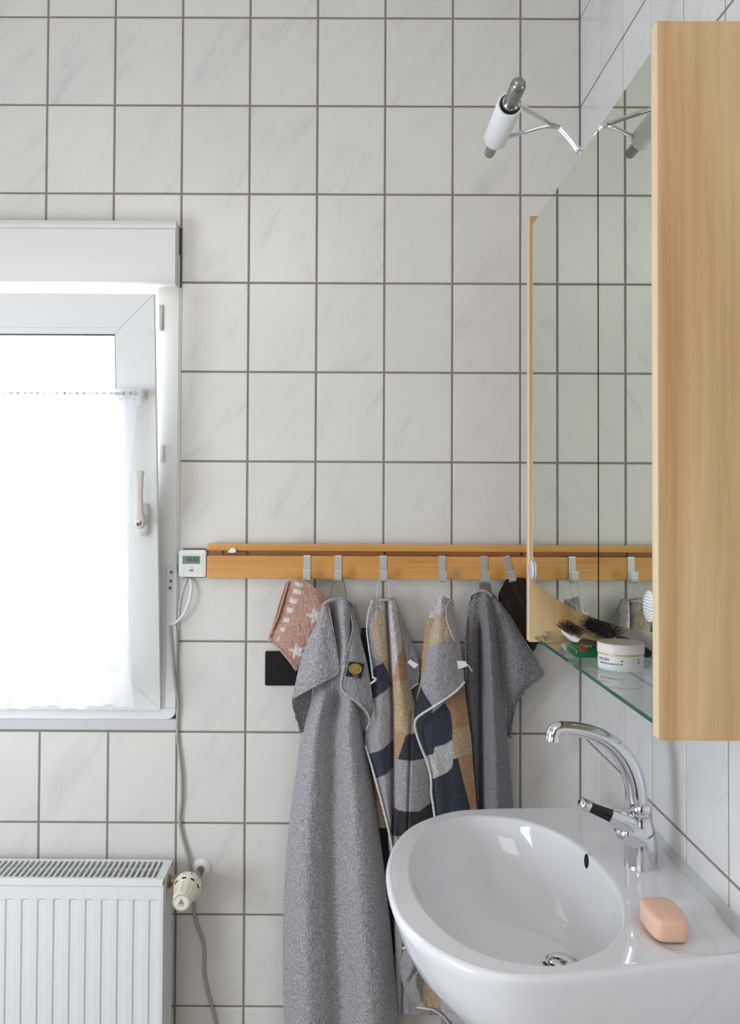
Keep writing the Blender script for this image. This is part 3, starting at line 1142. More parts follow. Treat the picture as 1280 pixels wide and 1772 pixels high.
pr0_ = [(WHT, quad(521, 1025 - 1, 7, 4.2, 14)), (WHT, quad(517, 1012, 7, 3.6, 14)), (WHT, quad(507, 1040, 6.2, 4.2, 14)), (WHT, quad(501, 1056, 5.4, 4, 14)),
        (WHT, quad(495, 1073, 5, 3.6, 14)), (WHT, quad(489, 1089, 3.8, 3.4, 20)), (WHT, quad(481, 1106, 1.4, 4, 30)), (WHT, quad(514, 1024, 7, 4.2, 14)),
        (WHT, star(514, 1127, 16, -96)), (WHT, star(545, 1066, 17, -100))]
pr0_.pop(0)
sheet('cloth', [[(498, 1005, .05), (512, 1003, .062), (531, 1006, .058), (548, 1020, .06), (568, 1036, .05)],
                [(490, 1034, .055), (510, 1036, .068), (530, 1040, .07), (552, 1050, .07), (572, 1062, .055)],
                [(480, 1066, .055), (504, 1074, .07), (525, 1082, .074), (548, 1090, .07), (570, 1102, .055)],
                [(471, 1090, .05), (492, 1102, .068), (516, 1116, .07), (540, 1128, .066), (562, 1138, .05)],
                [(465, 1106, .045), (483, 1122, .06), (500, 1142, .066), (512, 1160, .062), (530, 1150, .05)]], M_terryp, t0, 110, 130, .006, PK, pr0_)
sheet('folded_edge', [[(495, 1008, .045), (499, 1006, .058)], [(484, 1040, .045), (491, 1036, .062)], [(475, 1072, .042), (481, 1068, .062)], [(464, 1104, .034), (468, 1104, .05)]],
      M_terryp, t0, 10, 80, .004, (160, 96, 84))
cord('hem', [(499, 1006, .064), (490, 1036, .07), (480, 1068, .07), (465, 1106, .058), (483, 1124, .068), (500, 1144, .073), (512, 1161, .069)], .0012, mat('pink_hem', (214, 176, 158), .8), t0, n=60)

# --- big light grey towel
t1 = thing('bath_towel', at(585, 1005, y=-.04), 'long light grey bath towel with black and gold label, reaching lowest', 'towel')
B1 = []
for (py, l, r, d) in ((1042, 562, 612, 0), (1056, 561, 614, .01), (1085, 563, 614, .015), (1120, 566, 616, .02), (1160, 553, 620, .022), (1210, 538, 628, .024), (1265, 522, 630, .026), (1330, 513, 640, .028),
                      (1400, 503, 651, .03), (1480, 495, 662, .03), (1560, 491, 671, .03), (1640, 489, 680, .03), (1720, 490, 687, .03), (1800, 493, 690, .028), (1870, 497, 690, .026)):
    w = r - l
    k = min(1, (py - 1040) / 200)
    c = 592 if py < 1160 else 592
    u = [0, .10, .22, .36, .5, .62, .74, .88, 1]
    dd = [.018, .048, .064, .050, .028, .050, .070, .056, .020]
    if py < 1170:
        u = [0, .15, .28, .38, .55, .72, .84, .92, 1]
        dd = [.026, .018, .018, .046, .074, .072, .05, .018, .014]
    row = [(l + w * a, py + (0 if 0 < i < 8 else (8 if py < 1045 else 0)) - (4 if py < 1045 and 2 < i < 7 else 0), b * 1.15 + d * .7) for i, (a, b) in enumerate(zip(u, dd))]
    B1.append(row)
sheet('towel_body', B1, M_terryg, t1, 120, 420, .006, noise=.0005)
sheet('left_fold', [[(556, 1050, .07), (562, 1044, .085), (568, 1050, .08)], [(545, 1082, .08), (557, 1078, .10), (572, 1078, .095)], [(531, 1112, .085), (552, 1106, .108), (577, 1104, .10)],
                    [(519, 1148, .085), (548, 1136, .112), (582, 1130, .10)], [(511, 1182, .08), (545, 1168, .112), (586, 1150, .10)], [(506, 1208, .075), (545, 1186, .108), (586, 1164, .098)]],
      M_terryg, t1, 70, 120, .005)
for off, wd in ((0, .0013), (-9, .0008), (-22, .0008)):
    cord('woven_border', [(569 + off * .9, 1052 - off * .3, .087 if off == 0 else .101), (574 + off * .95, 1078 - off * .1, .099 if off == 0 else .1045), (579 + off, 1104, .104 if off == 0 else .1125), (583 + off, 1132 - off * .4, .104 if off == 0 else .1145), (586 + off, 1152 - off * .5, .104 if off == 0 else .114), (586 + off, 1164 - off * .55, .101 if off == 0 else .111)], wd, M_hemg, t1, n=40, seg=6)
cord('hem', [(506, 1209, .079), (525, 1198, .097), (545, 1187, .112), (566, 1176, .107), (586, 1165, .102)], .0016, M_hemg, t1, n=40)
cord('rolled_top', [(557, 1052, .075), (560, 1045, .083), (568, 1040, .085), (578, 1037, .082), (590, 1036, .078), (602, 1039, .073), (610, 1045, .066), (613, 1056, .06)], .0032, M_terryg, t1, n=50)
sheet('inner_left', [[(506, 1206, .072), (524, 1200, .06), (541, 1188, .05)], [(507, 1222, .07), (522, 1220, .055), (538, 1210, .045)], [(513, 1244, .062), (521, 1242, .05), (531, 1236, .045)], [(521, 1268, .052), (523, 1267, .05), (526, 1264, .046)]], M_terryd, t1, 30, 60, .003)  # darker terry colours the shade under the left flap into the cloth
sheet('right_fold', [[(603, 1040, .062), (610, 1043, .058), (614, 1052, .05)], [(606, 1062, .066), (612, 1064, .062), (616, 1072, .052)], [(609, 1088, .075), (615, 1088, .072), (621, 1090, .06)],
                     [(603, 1118, .092), (613, 1114, .09), (626, 1112, .07)], [(596, 1150, .102), (613, 1146, .1), (634, 1142, .082)], [(590, 1178, .106), (614, 1176, .104), (640, 1176, .086)],
                     [(593, 1196, .105), (617, 1202, .103), (644, 1208, .086)], [(606, 1206, .102), (624, 1218, .1), (642, 1232, .086)], [(626, 1222, .098), (634, 1232, .096), (640, 1246, .09)]],
      M_smooth, t1, 60, 130, .004)
cord('hem', [(607, 1064, .07), (610, 1088, .079), (603, 1118, .095), (596, 1150, .105), (590, 1180, .109), (592, 1194, .108), (606, 1206, .105), (626, 1221, .101), (636, 1236, .098), (639, 1248, .092), (634, 1262, .08)], .0011, M_hemw, t1, n=80)
sheet('inner_right', [[(604, 1200, .08), (622, 1210, .078), (640, 1230, .076)], [(612, 1218, .072), (624, 1228, .07), (639, 1245, .07)], [(621, 1240, .066), (628, 1246, .066), (636, 1258, .066)], [(626, 1262, .058), (628, 1264, .058), (631, 1266, .058)]], M_terryd, t1, 24, 50, .003)  # shade inside the right fold is coloured in with the darker terry
cord('hanging_loop', [(572, 1042, .06), (571, 1028, .054), (574, 1014, .046), (578, 1003, .042), (585, 1000, .042), (592, 1003, .042), (596, 1014, .046), (598, 1028, .054), (598, 1042, .06)], .0019, M_loopg, t1)
m = MB()
lb = [(604, 1144.5), (631, 1149), (624.5, 1174.5), (597.5, 1170)]
P = [at(a, b, y=-.1085 if i in (0, 3) else -.104) for i, (a, b) in enumerate(lb)]
m.add(P + [q + Vector((0, .0015, 0)) for q in P], [(0, 1, 2, 3), (4, 5, 6, 7)] + [(a, (a + 1) % 4, (a + 1) % 4 + 4, a + 4) for a in range(4)])
lab = m.build('brand_label', M_labelb, t1, label='black label with gold oval emblem')
c = at(614.5, 1157.5, y=-.108)
ux = (P[1] - P[0]).normalized()
uz = (P[0] - P[3]).normalized()
un = ux.cross(uz)
if un.y > 0:
    un = -un
m = MB()
ring = [c + ux * (.0128 * math.cos(t)) + uz * (.0106 * math.sin(t)) + un * .0004 for t in np.linspace(0, 2 * math.pi, 33)[:-1]]
m.tube(ring, .0008, 6, closed=True)
for k in (-2, -1, 0, 1, 2):
    w = .009 * math.sqrt(1 - (k / 3.4) ** 2)
    m.tube([c + uz * (k * .0033 + .0008 * math.sin(t * 5 + k)) + ux * (w * t) + un * .0003 for t in np.linspace(-1, 1, 9)], .0008, 5)
m.tube([c - uz * .0135 - ux * .002 + un * .0002, c - uz * .0135 + ux * .011 + un * .0002], .0005, 5)
m.tube([c - uz * .0165 - ux * .001 + un * .0002, c - uz * .0165 + ux * .010 + un * .0002], .0005, 5)
m.add([c + ux * (.0125 * math.cos(t)) + uz * (.0103 * math.sin(t)) + un * .00015 for t in np.linspace(0, 2 * math.pi, 33)[:-1]], [tuple(range(32))], 1)
m.build('emblem', [M_labelg, mat('bronze_thread', (128, 108, 58), .6)], lab)

# --- patchwork towel (first)
LIL, TAN, ORG, NVY, GRY, WH2, BEI, DRK = (176, 171, 174), (205, 184, 158), (200, 156, 118), (62, 66, 78), (164, 162, 162), (216, 208, 208), (206, 180, 146), (58, 56, 60)
t2 = thing('patchwork_towel', at(663, 1005, y=-.04), 'patchwork towel of tan, navy and grey blocks beside the light grey towel', 'towel', 'two patchwork towels')
P2 = [(TAN, [(643, 1046), (662, 1044), (669, 1085), (674, 1120), (678, 1154), (663, 1150), (652, 1130), (644, 1100), (639, 1075)]),
      (GRY, [(634, 1030), (662, 1030), (664, 1052), (648, 1060), (640, 1085), (630, 1090)]), (WH2, [(657, 1030), (666, 1044), (671, 1070), (664, 1056), (655, 1052)]),
      (ORG, [(655, 1150), (668, 1140), (677, 1152), (678, 1192), (671, 1186), (662, 1147)]),
      (NVY, [(663, 1147), (650, 1153), (638, 1170), (638, 1207), (646, 1209), (664, 1198), (677, 1186), (673, 1166)]),
      (NVY, [(618, 1080), (636, 1080), (642, 1130), (648, 1184), (638, 1184), (628, 1140)]),
      (WH2, [(667, 1030), (692, 1030), (700, 1100), (697, 1140), (690, 1128), (682, 1160), (678, 1180), (674, 1100)]),
      (ORG, [(697, 1118), (706, 1150), (706, 1182), (692, 1182), (681, 1180), (686, 1150)]),
      (BEI, [(679, 1178), (708, 1178), (722, 1268), (705, 1270), (680, 1268)]),
      (ORG, [(680, 1266), (701, 1268), (693, 1300), (687, 1315), (680, 1316)]),
      (NVY, [(702, 1272), (712, 1270), (745, 1262), (745, 1306), (732, 1313), (712, 1317), (688, 1314), (695, 1294)]),
      (NVY, [(634, 1306), (660, 1298), (680, 1280), (680, 1328), (668, 1340), (650, 1347), (640, 1350)]),
      (DRK, [(680, 1397), (690, 1402), (706, 1405), (724, 1405), (750, 1385), (750, 1425), (720, 1445), (700, 1447), (680, 1447), (676, 1440)]),
      (LIL, [(680, 1447), (760, 1447), (760, 1560), (680, 1560)])]


def fold2(px, py, d):
    s = 668 + (py - 1035) * .055
    s = np.where(py > 1215, 678.5 + (py - 1215) * .004, s)
    s2 = np.where(py > 1230, 711 - (py - 1230) * .03, 2000)
    return px, py, d - .024 * np.exp(-((px - s) / 3.0) ** 2) - .012 * np.exp(-((px - s2) / 2.0) ** 2)


sheet('towel_body', [[(640, 1036, .05), (655, 1032, .06), (668, 1035, .05), (676, 1034, .058), (684, 1038, .045)],
                     [(634, 1072, .056), (650, 1070, .072), (668, 1070, .062), (680, 1070, .07), (691, 1072, .05)],
                     [(636, 1120, .056), (655, 1118, .078), (672, 1118, .066), (686, 1118, .074), (699, 1120, .05)],
                     [(640, 1175, .058), (658, 1172, .08), (676, 1172, .07), (692, 1172, .08), (707, 1175, .05)],
                     [(634, 1235, .058), (656, 1232, .082), (678, 1232, .072), (698, 1232, .082), (724, 1235, .052)],
                     [(632, 1292, .06), (656, 1292, .082), (679, 1292, .072), (704, 1292, .084), (746, 1292, .056)],
                     [(644, 1330, .062), (662, 1330, .08), (680, 1330, .072), (708, 1330, .084), (750, 1330, .056)],
                     [(662, 1400, .064), (671, 1400, .08), (680, 1400, .074), (710, 1400, .086), (752, 1400, .056)],
                     [(678, 1475, .066), (690, 1475, .08), (700, 1475, .076), (720, 1475, .086), (756, 1475, .056)],
                     [(680, 1560, .062), (695, 1560, .075), (708, 1560, .076), (730, 1560, .08), (762, 1560, .056)],
                     [(684, 1660, .05), (700, 1660, .06), (715, 1660, .06), (735, 1660, .06), (766, 1660, .05)],
                     [(688, 1752, .04), (702, 1756, .05), (716, 1758, .05), (735, 1756, .05), (768, 1756, .045)]], M_terryp, t2, 110, 460, .006, LIL, P2, fold2, noise=.0004)
sheet('back_layer', [[(626, 1088, .03), (634, 1086, .035)], [(620, 1130, .03), (644, 1130, .035)], [(624, 1180, .03), (650, 1180, .035)], [(628, 1240, .03), (650, 1240, .035)], [(632, 1290, .032), (660, 1290, .034)], [(638, 1340, .032), (670, 1340, .034)],
                     [(640, 1400, .034), (690, 1400, .034)], [(644, 1480, .034), (700, 1480, .034)], [(650, 1560, .034), (700, 1560, .034)], [(656, 1650, .032), (705, 1650, .032)]], M_terryp, t2, 50, 300, .004,
      LIL, [(NVY, [(610, 1070), (660, 1070), (660, 1188), (610, 1188)]), ((176, 128, 92), [(600, 1290), (660, 1290), (670, 1385), (600, 1385)]), ((190, 172, 140), [(600, 1385), (690, 1385), (700, 1432), (600, 1432)]), ((36, 38, 38), [(600, 1432), (720, 1432), (720, 1660), (600, 1660)])])
sheet('right_fold', [[(678, 1034, .052), (684, 1036, .04)], [(690, 1072, .055), (700, 1078, .04)], [(698, 1108, .056), (714, 1112, .04)], [(702, 1140, .056), (724, 1142, .045)], [(704, 1168, .056), (726, 1162, .045)], [(704, 1196, .056), (724, 1182, .045)]], M_smooth, t2, 30, 80, .003)
cord('hem', [(704, 1197, .057), (713, 1190, .054), (724, 1182, .047)], .0016, M_hemw, t2, n=20)
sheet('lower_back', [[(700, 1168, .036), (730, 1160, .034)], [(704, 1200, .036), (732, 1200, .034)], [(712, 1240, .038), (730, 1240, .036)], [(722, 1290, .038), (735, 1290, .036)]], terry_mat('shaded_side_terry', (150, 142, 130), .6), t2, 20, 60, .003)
cord('hem', [(644, 1038, .066), (637, 1062, .078), (634.5, 1090, .088), (638, 1120, .092), (642, 1148, .094), (645, 1174, .094)], .0016, M_hemw, t2, n=60)
cord('hem', [(645, 1172, .094), (650, 1176, .092), (641, 1183, .088)], .0024, M_hemw, t2, n=14)
cord('hem', [(632, 1290, .066), (643, 1326, .07), (655, 1370, .074), (667, 1415, .076), (675, 1450, .076), (680, 1486, .076)], .0026, M_hemw, t2, n=70)
cord('hanging_loop', [(652, 1036, .06), (652, 1022, .054), (655, 1010, .046), (658, 1001, .042), (663, 999, .042), (668, 1001, .042), (671, 1010, .046), (674, 1024, .054), (675, 1036, .06)], .0011, M_loopw, t2)
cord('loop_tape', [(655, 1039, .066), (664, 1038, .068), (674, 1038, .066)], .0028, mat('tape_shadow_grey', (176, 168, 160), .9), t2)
m = MB()
P = [at(a, b, y=-.064) for a, b in ((709, 1141), (724, 1150), (717, 1157), (704.5, 1146.5))]
m.add(P + [q + Vector((0, .001, 0)) for q in P], [(0, 1, 2, 3), (4, 5, 6, 7)] + [(a, (a + 1) % 4, (a + 1) % 4 + 4, a + 4) for a in range(4)])
m.build('care_tag', M_care, t2)

# --- patchwork towel (second)
t3 = thing('patchwork_towel', at(765, 1005, y=-.04), 'patchwork towel with grey folded front flap and hanging white tag strip', 'towel', 'two patchwork towels')
P3 = [(NVY, [(714, 1196), (730, 1188), (750, 1224), (745, 1238), (716, 1250)]),
      (NVY, [(716, 1250), (745, 1236), (772, 1214), (780, 1236), (783, 1262), (782, 1280), (770, 1288), (752, 1293), (751, 1304), (734, 1309), (722, 1278)]),
      (ORG, [(770, 1216), (800, 1190), (815, 1256), (796, 1259), (783, 1262), (781, 1235)]),
      (BEI, [(783, 1262), (815, 1256), (822, 1303), (796, 1309), (784, 1314)]),
      ((206, 202, 202), [(752, 1293), (770, 1288), (782, 1280), (786, 1310), (783, 1326), (770, 1340), (745, 1349), (735, 1310), (750, 1304)]),
      (NVY, [(744, 1350), (760, 1343), (775, 1336), (783, 1325), (783, 1314), (792, 1311), (801, 1350), (814, 1400), (826, 1440), (752, 1440)]),
      (ORG, [(792, 1311), (820, 1303), (830, 1440), (824, 1440), (801, 1350)]),
      (WH2, [(735, 1345), (746, 1350), (752, 1410), (738, 1412)])]
sheet('towel_body', [[(742, 1120, .05), (756, 1120, .05), (772, 1120, .05), (788, 1120, .05), (800, 1120, .045)],
                     [(730, 1180, .056), (750, 1180, .066), (768, 1180, .07), (786, 1180, .066), (803, 1180, .052)],
                     [(718, 1222, .06), (740, 1222, .076), (764, 1222, .082), (786, 1222, .076), (808, 1222, .056)],
                     [(717, 1252, .064), (738, 1252, .082), (762, 1252, .084), (788, 1252, .076), (812, 1252, .056)],
                     [(724, 1285, .066), (742, 1285, .084), (764, 1285, .084), (790, 1285, .076), (816, 1285, .056)],
                     [(736, 1318, .068), (750, 1318, .086), (768, 1318, .082), (792, 1318, .076), (818, 1318, .056)],
                     [(744, 1350, .07), (757, 1350, .086), (774, 1350, .08), (795, 1350, .076), (821, 1350, .056)],
                     [(749, 1400, .07), (762, 1400, .084), (778, 1400, .078), (798, 1400, .076), (825, 1400, .056)],
                     [(752, 1480, .066), (766, 1480, .08), (784, 1480, .076), (804, 1480, .072), (832, 1480, .055)],
                     [(758, 1620, .06), (772, 1620, .07), (790, 1620, .07), (810, 1620, .066), (840, 1620, .05)],
                     [(764, 1800, .055), (778, 1800, .06), (796, 1800, .06), (816, 1800, .056), (846, 1800, .05)]], M_terryp, t3, 100, 420, .006, (164, 160, 162), P3, noise=.0004)
P3b = [(WH2, [(756, 1028), (770, 1028), (770, 1052), (766, 1068), (758, 1066), (750, 1085), (744, 1084)]),
       (TAN, [(752, 1062), (768, 1066), (776, 1078), (782, 1100), (768, 1108), (755, 1114), (740, 1121), (744, 1090)]),
       ((184, 180, 178), [(771, 1030), (786, 1030), (800, 1110), (808, 1190), (794, 1190), (792, 1128), (783, 1098), (775, 1070)])]
sheet('front_flap', [[(758, 1034, .06), (764, 1030, .07), (770, 1033, .062), (777, 1036, .056), (784, 1036, .05)],
                     [(752, 1066, .07), (760, 1064, .086), (771, 1066, .08), (780, 1068, .072), (788, 1068, .06)],
                     [(744, 1100, .08), (757, 1098, .098), (771, 1098, .094), (784, 1098, .084), (794, 1100, .07)],
                     [(738, 1140, .088), (754, 1136, .108), (771, 1134, .104), (786, 1134, .092), (799, 1134, .076)],
                     [(732, 1172, .092), (751, 1166, .112), (770, 1162, .108), (787, 1160, .096), (802, 1158, .08)],
                     [(732, 1196, .094), (752, 1190, .112), (770, 1184, .108), (787, 1178, .098), (803, 1174, .082)],
                     [(748, 1222, .096), (762, 1212, .11), (777, 1203, .106), (791, 1193, .098), (803, 1182, .084)]], M_terryp, t3, 80, 170, .005, (172, 168, 172), P3b, noise=.0004)
sheet('left_side', [[(754, 1036, .05), (760, 1036, .05)], [(740, 1072, .05), (754, 1072, .058)], [(733, 1110, .05), (746, 1110, .064)], [(729, 1150, .05), (738, 1150, .066)], [(727, 1178, .05), (734, 1180, .066)], [(719, 1212, .05), (736, 1210, .066)]], M_terryp, t3, 30, 120, .004, (186, 178, 172),
      [(WH2, [(748, 1030), (762, 1030), (752, 1072), (740, 1072)]), ((196, 164, 128), [(740, 1070), (760, 1070), (740, 1145), (724, 1180), (728, 1140)])])
cord('hem', [(804, 1180, .09), (792, 1193, .103), (777, 1205, .111), (762, 1215, .115), (748, 1224, .112), (732, 1234, .108), (721, 1243, .102), (717.5, 1254, .094), (721, 1272, .088), (728, 1292, .086), (736, 1312, .084), (743, 1334, .082), (746, 1352, .08), (746, 1372, .08), (749, 1392, .08), (752, 1415, .08)], .0026, M_hemw, t3, n=140)
cord('fold_edge', [(784, 1036, .056), (780, 1039, .062), (773, 1047, .078), (771.5, 1060, .088), (774, 1078, .094), (780, 1094, .097), (786, 1110, .096)], .0009, M_hemw, t3, n=50)
cord('hanging_loop', [(758, 1036, .06), (758, 1022, .054), (760, 1010, .046), (763, 1001, .042), (768, 1000, .042), (772, 1006, .046), (773, 1020, .054), (770, 1036, .06)], .0011, M_loopw, t3)
m = MB()
P = [at(a, b, y=-.09) for a, b in ((790, 1143), (806, 1144.5), (808, 1153), (793, 1158))]
m.add(P + [q + Vector((0, .001, 0)) for q in P], [(0, 1, 2, 3), (4, 5, 6, 7)] + [(a, (a + 1) % 4, (a + 1) % 4 + 4, a + 4) for a in range(4)])
m.build('care_tag', M_care, t3)
cord('tag_strip', [(806, 1148, .09), (811, 1153, .094), (817, 1162, .095)], .0012, M_care, t3, n=12)
# the folded lower corner that shows beneath the basin
sheet('lower_corner', [[(698, 1640, .085), (712, 1638, .1), (735, 1645, .1), (770, 1665, .09)], [(693, 1670, .09), (714, 1672, .115), (738, 1672, .098), (790, 1690, .095)],
                       [(696, 1700, .09), (718, 1704, .118), (738, 1700, .1), (800, 1720, .095)], [(710, 1728, .088), (727, 1732, .11), (745, 1728, .102), (810, 1765, .095)], [(722, 1742, .08), (735, 1744, .095), (752, 1748, .095), (820, 1810, .09)]],
      M_terryp, t3, 70, 80, .006, GRY, [(ORG, [(732, 1672), (745, 1680), (752, 1695), (735, 1692)]), (BEI, [(733, 1690), (760, 1690), (764, 1730), (758, 1745), (722, 1742), (731, 1728)]), (WH2, [(752, 1680), (830, 1690), (840, 1830), (764, 1750)])],
      lambda px, py, d: (px, py, d - .012 * np.exp(-((px - 713 - (1690 - py) * .5) / 4) ** 2) * (py < 1700)))
cord('hem', [(697, 1641, .092), (704, 1639, .1), (712, 1640, .106)], .0028, M_hemw, t3, n=14)
cord('hem', [(722, 1743, .088), (735, 1745, .1), (750, 1748, .1), (765, 1758, .098), (778, 1775, .095), (786, 1795, .09)], .0022, M_hemw, t3, n=30)

# --- dark grey towel
t4 = thing('grey_towel', at(838, 1005, y=-.04), 'dark grey towel with wide right fold, hanging left of the mirror cabinet', 'towel')


def fold4(px, py, d):
    s = 831.5 + (py - 1060) * .005
    return px, py, d - .026 * np.exp(-((px - s) / 3.4) ** 2) * np.clip((py - 1060) / 40, 0, 1) - .0


sheet('towel_body', [[(814, 1032, .05), (822, 1028, .062), (831, 1024, .062), (842, 1026, .066), (852, 1036, .055)],
                     [(809, 1056, .05), (818, 1056, .058), (829, 1056, .058), (842, 1056, .082), (857, 1060, .06)],
                     [(804, 1100, .036), (816, 1100, .044), (830, 1100, .040), (846, 1100, .098), (861, 1104, .06)],
                     [(805, 1160, .034), (816, 1160, .042), (831, 1160, .036), (849, 1160, .102), (868, 1162, .06)],
                     [(810, 1230, .032), (818, 1230, .04), (832, 1230, .034), (852, 1230, .104), (875, 1230, .06)],
                     [(817, 1310, .032), (822, 1310, .04), (833, 1310, .032), (856, 1310, .104), (881, 1310, .06)],
                     [(822, 1400, .032), (826, 1400, .038), (834, 1400, .032), (858, 1400, .104), (888, 1400, .06)],
                     [(826, 1560, .045), (832, 1560, .05), (840, 1560, .05), (862, 1560, .088), (894, 1560, .06)]], M_terryd, t4, 110, 330, .006, warp=fold4, noise=.0005)
sheet('right_fold', [[(842, 1024, .055), (852, 1030, .058), (864, 1042, .05)], [(852, 1052, .06), (868, 1056, .07), (884, 1070, .055)], [(860, 1088, .062), (882, 1090, .078), (904, 1104, .06)],
                     [(866, 1130, .064), (894, 1128, .084), (926, 1136, .066)], [(870, 1165, .064), (898, 1160, .086), (934, 1152, .07)], [(873, 1196, .062), (900, 1186, .082), (940, 1168, .07)],
                     [(876, 1224, .058), (893, 1204, .07), (915, 1186, .068)], [(880, 1262, .05), (885, 1232, .055), (896, 1206, .06)], [(881, 1278, .045), (883, 1250, .05), (888, 1222, .055)]],
      M_terryd, t4, 80, 150, .005)
cord('hem', [(864, 1042, .055), (884, 1070, .06), (904, 1104, .065), (926, 1136, .07), (934, 1152, .074), (940, 1168, .074), (915, 1187, .072), (896, 1207, .064), (888, 1223, .059)], .0015, M_terryd, t4, n=60)
for off in (-10, -15):
    cord('woven_border', [(868 + off * .5, 1060, .075), (892 + off * .6, 1100, .076), (914 + off, 1134, .078), (928 + off, 1162, .078)], .0008, M_hemg if 0 else M_terryd, t4, n=30, seg=6)
cord('rolled_top', [(812, 1040, .055), (814, 1030, .062), (822, 1025, .067), (831, 1022, .068), (842, 1024, .068), (851, 1032, .064)], .003, M_terryg, t4, n=40)
cord('left_edge', [(807, 1066, .055), (805, 1100, .05), (805.5, 1140, .05), (806.5, 1175, .05)], .0016, M_terryg, t4, n=30)
m = MB()
P = [at(829, 1008, y=-.045), at(849, 1010, y=-.043), at(851, 1032, y=-.058), at(829, 1030, y=-.058)]
m.add(P + [q + Vector((0, .0015, 0)) for q in P], [(0, 1, 2, 3), (4, 5, 6, 7)] + [(a, (a + 1) % 4, (a + 1) % 4 + 4, a + 4) for a in range(4)])
m.build('hanging_loop', mat('dark_loop_tape', (122, 112, 108), .85), t4)
# --- brown towel
t5 = thing('brown_towel', at(885, 1003, y=-.04), 'dark brown towel partly hidden behind the mirror cabinet', 'towel')
sheet('towel_body', [[(876, 1003, .042), (895, 1000, .045), (918, 1002, .045), (936, 1010, .04)], [(862, 1030, .036), (890, 1022, .055), (920, 1024, .055), (945, 1034, .04)],
                     [(870, 1058, .032), (895, 1056, .055), (922, 1060, .055), (948, 1066, .04)], [(888, 1085, .034), (905, 1085, .055), (925, 1088, .055), (944, 1092, .04)], [(903, 1110, .036), (912, 1110, .05), (924, 1110, .05), (932, 1110, .042)], [(916, 1126, .04), (919, 1127, .045), (923, 1127, .045), (926, 1124, .042)]],
      M_terryb, t5, 60, 80, .006, warp=lambda px, py, d: (px, py, d + .004 * np.sin(px * .22 - py * .1)))
cord('hanging_loop', [(888, 1010, .04), (884, 1003, .042), (886, 999, .043), (892, 1001, .042), (894, 1010, .04)], .0015, M_terryb, t5)

# ------------------------------------------------------------------ mirror cabinet
MX = -.171
CY0, CY1 = -.992, -.262
CZ0, CZ1 = 1.149, 1.978
cab = thing('mirror_cabinet', (-.09, -.63, CZ0), 'maple mirror cabinet with two mirror doors on the right wall', 'cabinet')
PT = .0185


def panel(y0, y1):
    b = .005
    bm = bmesh.new()
    bmesh.ops.create_cube(bm, size=1)
    for v in bm.verts:
        v.co = Vector((-.176 + (v.co.x + .5) * .1745, y0 + (v.co.y + .5) * (y1 - y0), CZ0 + (v.co.z + .5) * (CZ1 - CZ0)))
    ed = [e for e in bm.edges if all(v.co.x < -.17 for v in e.verts)]
    bmesh.ops.bevel(bm, geom=ed, offset=.004, segments=3, profile=.5, affect='EDGES')
    bm.verts.index_update()
    m = MB().add([v.co for v in bm.verts], [[v.index for v in f.verts] for f in bm.faces])
    bm.free()
    o = m.build('side_panel', [M_mapled, M_mapleedge], cab, smooth=40)
    for p in o.data.polygons:
        if p.center.x < -.173 and abs(p.normal.y) < .9:
            p.material_index = 1
    return o


panel(CY0, CY0 + PT)
panel(CY1 - PT, CY1)
YA, YB, YD = CY1 - PT - .001, CY0 + PT + .001, -.7405


def arc(y):
    return 1.2515 + .0205 * ((y + .64) / .36) ** 2


def door(y0, y1):
    ys_ = np.linspace(y0, y1, 40)
    th = .005
    V = []
    for x in (MX, MX + th):
        for y in ys_:
            V += [(x, y, arc(y)), (x, y, 1.9565)]
    n = len(ys_)
    Fc, = [[]]
    m = MB()
    m.v = V
    for i in range(n - 1):
        a, b = 2 * i, 2 * (i + 1)
        for base, mi in ((0, 0), (2 * n, 1)):
            m.f.append((base + a, base + b, base + b + 1, base + a + 1))
            m.m.append(mi)
        m.f.append((a, b, 2 * n + b, 2 * n + a)); m.m.append(2)
        m.f.append((a + 1, b + 1, 2 * n + b + 1, 2 * n + a + 1)); m.m.append(2)
    for i in (0, n - 1):
        m.f.append((2 * i, 2 * i + 1, 2 * n + 2 * i + 1, 2 * n + 2 * i)); m.m.append(2)
    o = m.build('mirror_door', [M_mirror, M_black, M_black], cab)
    d = MB()
    d.box(MX + .0055, MX + .018, y0 + .004, y1 - .004, 1.285, 1.953)
    d.build('door_backing', M_black, o)
    return o


dA = door(YD + .0030, YA)
dB = door(YB, YD - .0030)
dots = mat('studded_white', (222, 222, 226), .35)
for dr, px, py, yy in ((dA, 918, 985, -.2965), (dB, 1134, 1052, -.958)):
    zc = at(px, py, x=MX).z
    MB().lathe([(.0178, 0), (.0185, .001), (.0178, .0032), (.0165, .004)], (MX - .0002, yy, zc), (-1, 0, 0), 36).build('door_knob', dots, dr, smooth=40)
    m = MB()
    for rr, cnt in ((0, 1), (.004, 6), (.008, 12), (.012, 18), (.0155, 24)):
        for k in range(cnt):
            a = 2 * math.pi * k / cnt
            m.lathe([(.0008, 0), (.0005, .0007)], (MX - .0041, yy + rr * math.cos(a), zc + rr * math.sin(a)), (-1, 0, 0), 5)
    o = m.build('knob_studs', M_steel, dr)
m = MB().box(MX + .019, -.002, YB - .0005, YA + .0005, 1.935, 1.953)
m.build('top_board', M_mapled, cab)
MB().box(MX + .019, -.002, YB - .0005, YA + .0005, 1.285, 1.303).build('bottom_board', M_mapled, cab)
MB().box(-.008, -.002, YB, YA, 1.303, 1.935).build('back_board', M_pvc, cab)
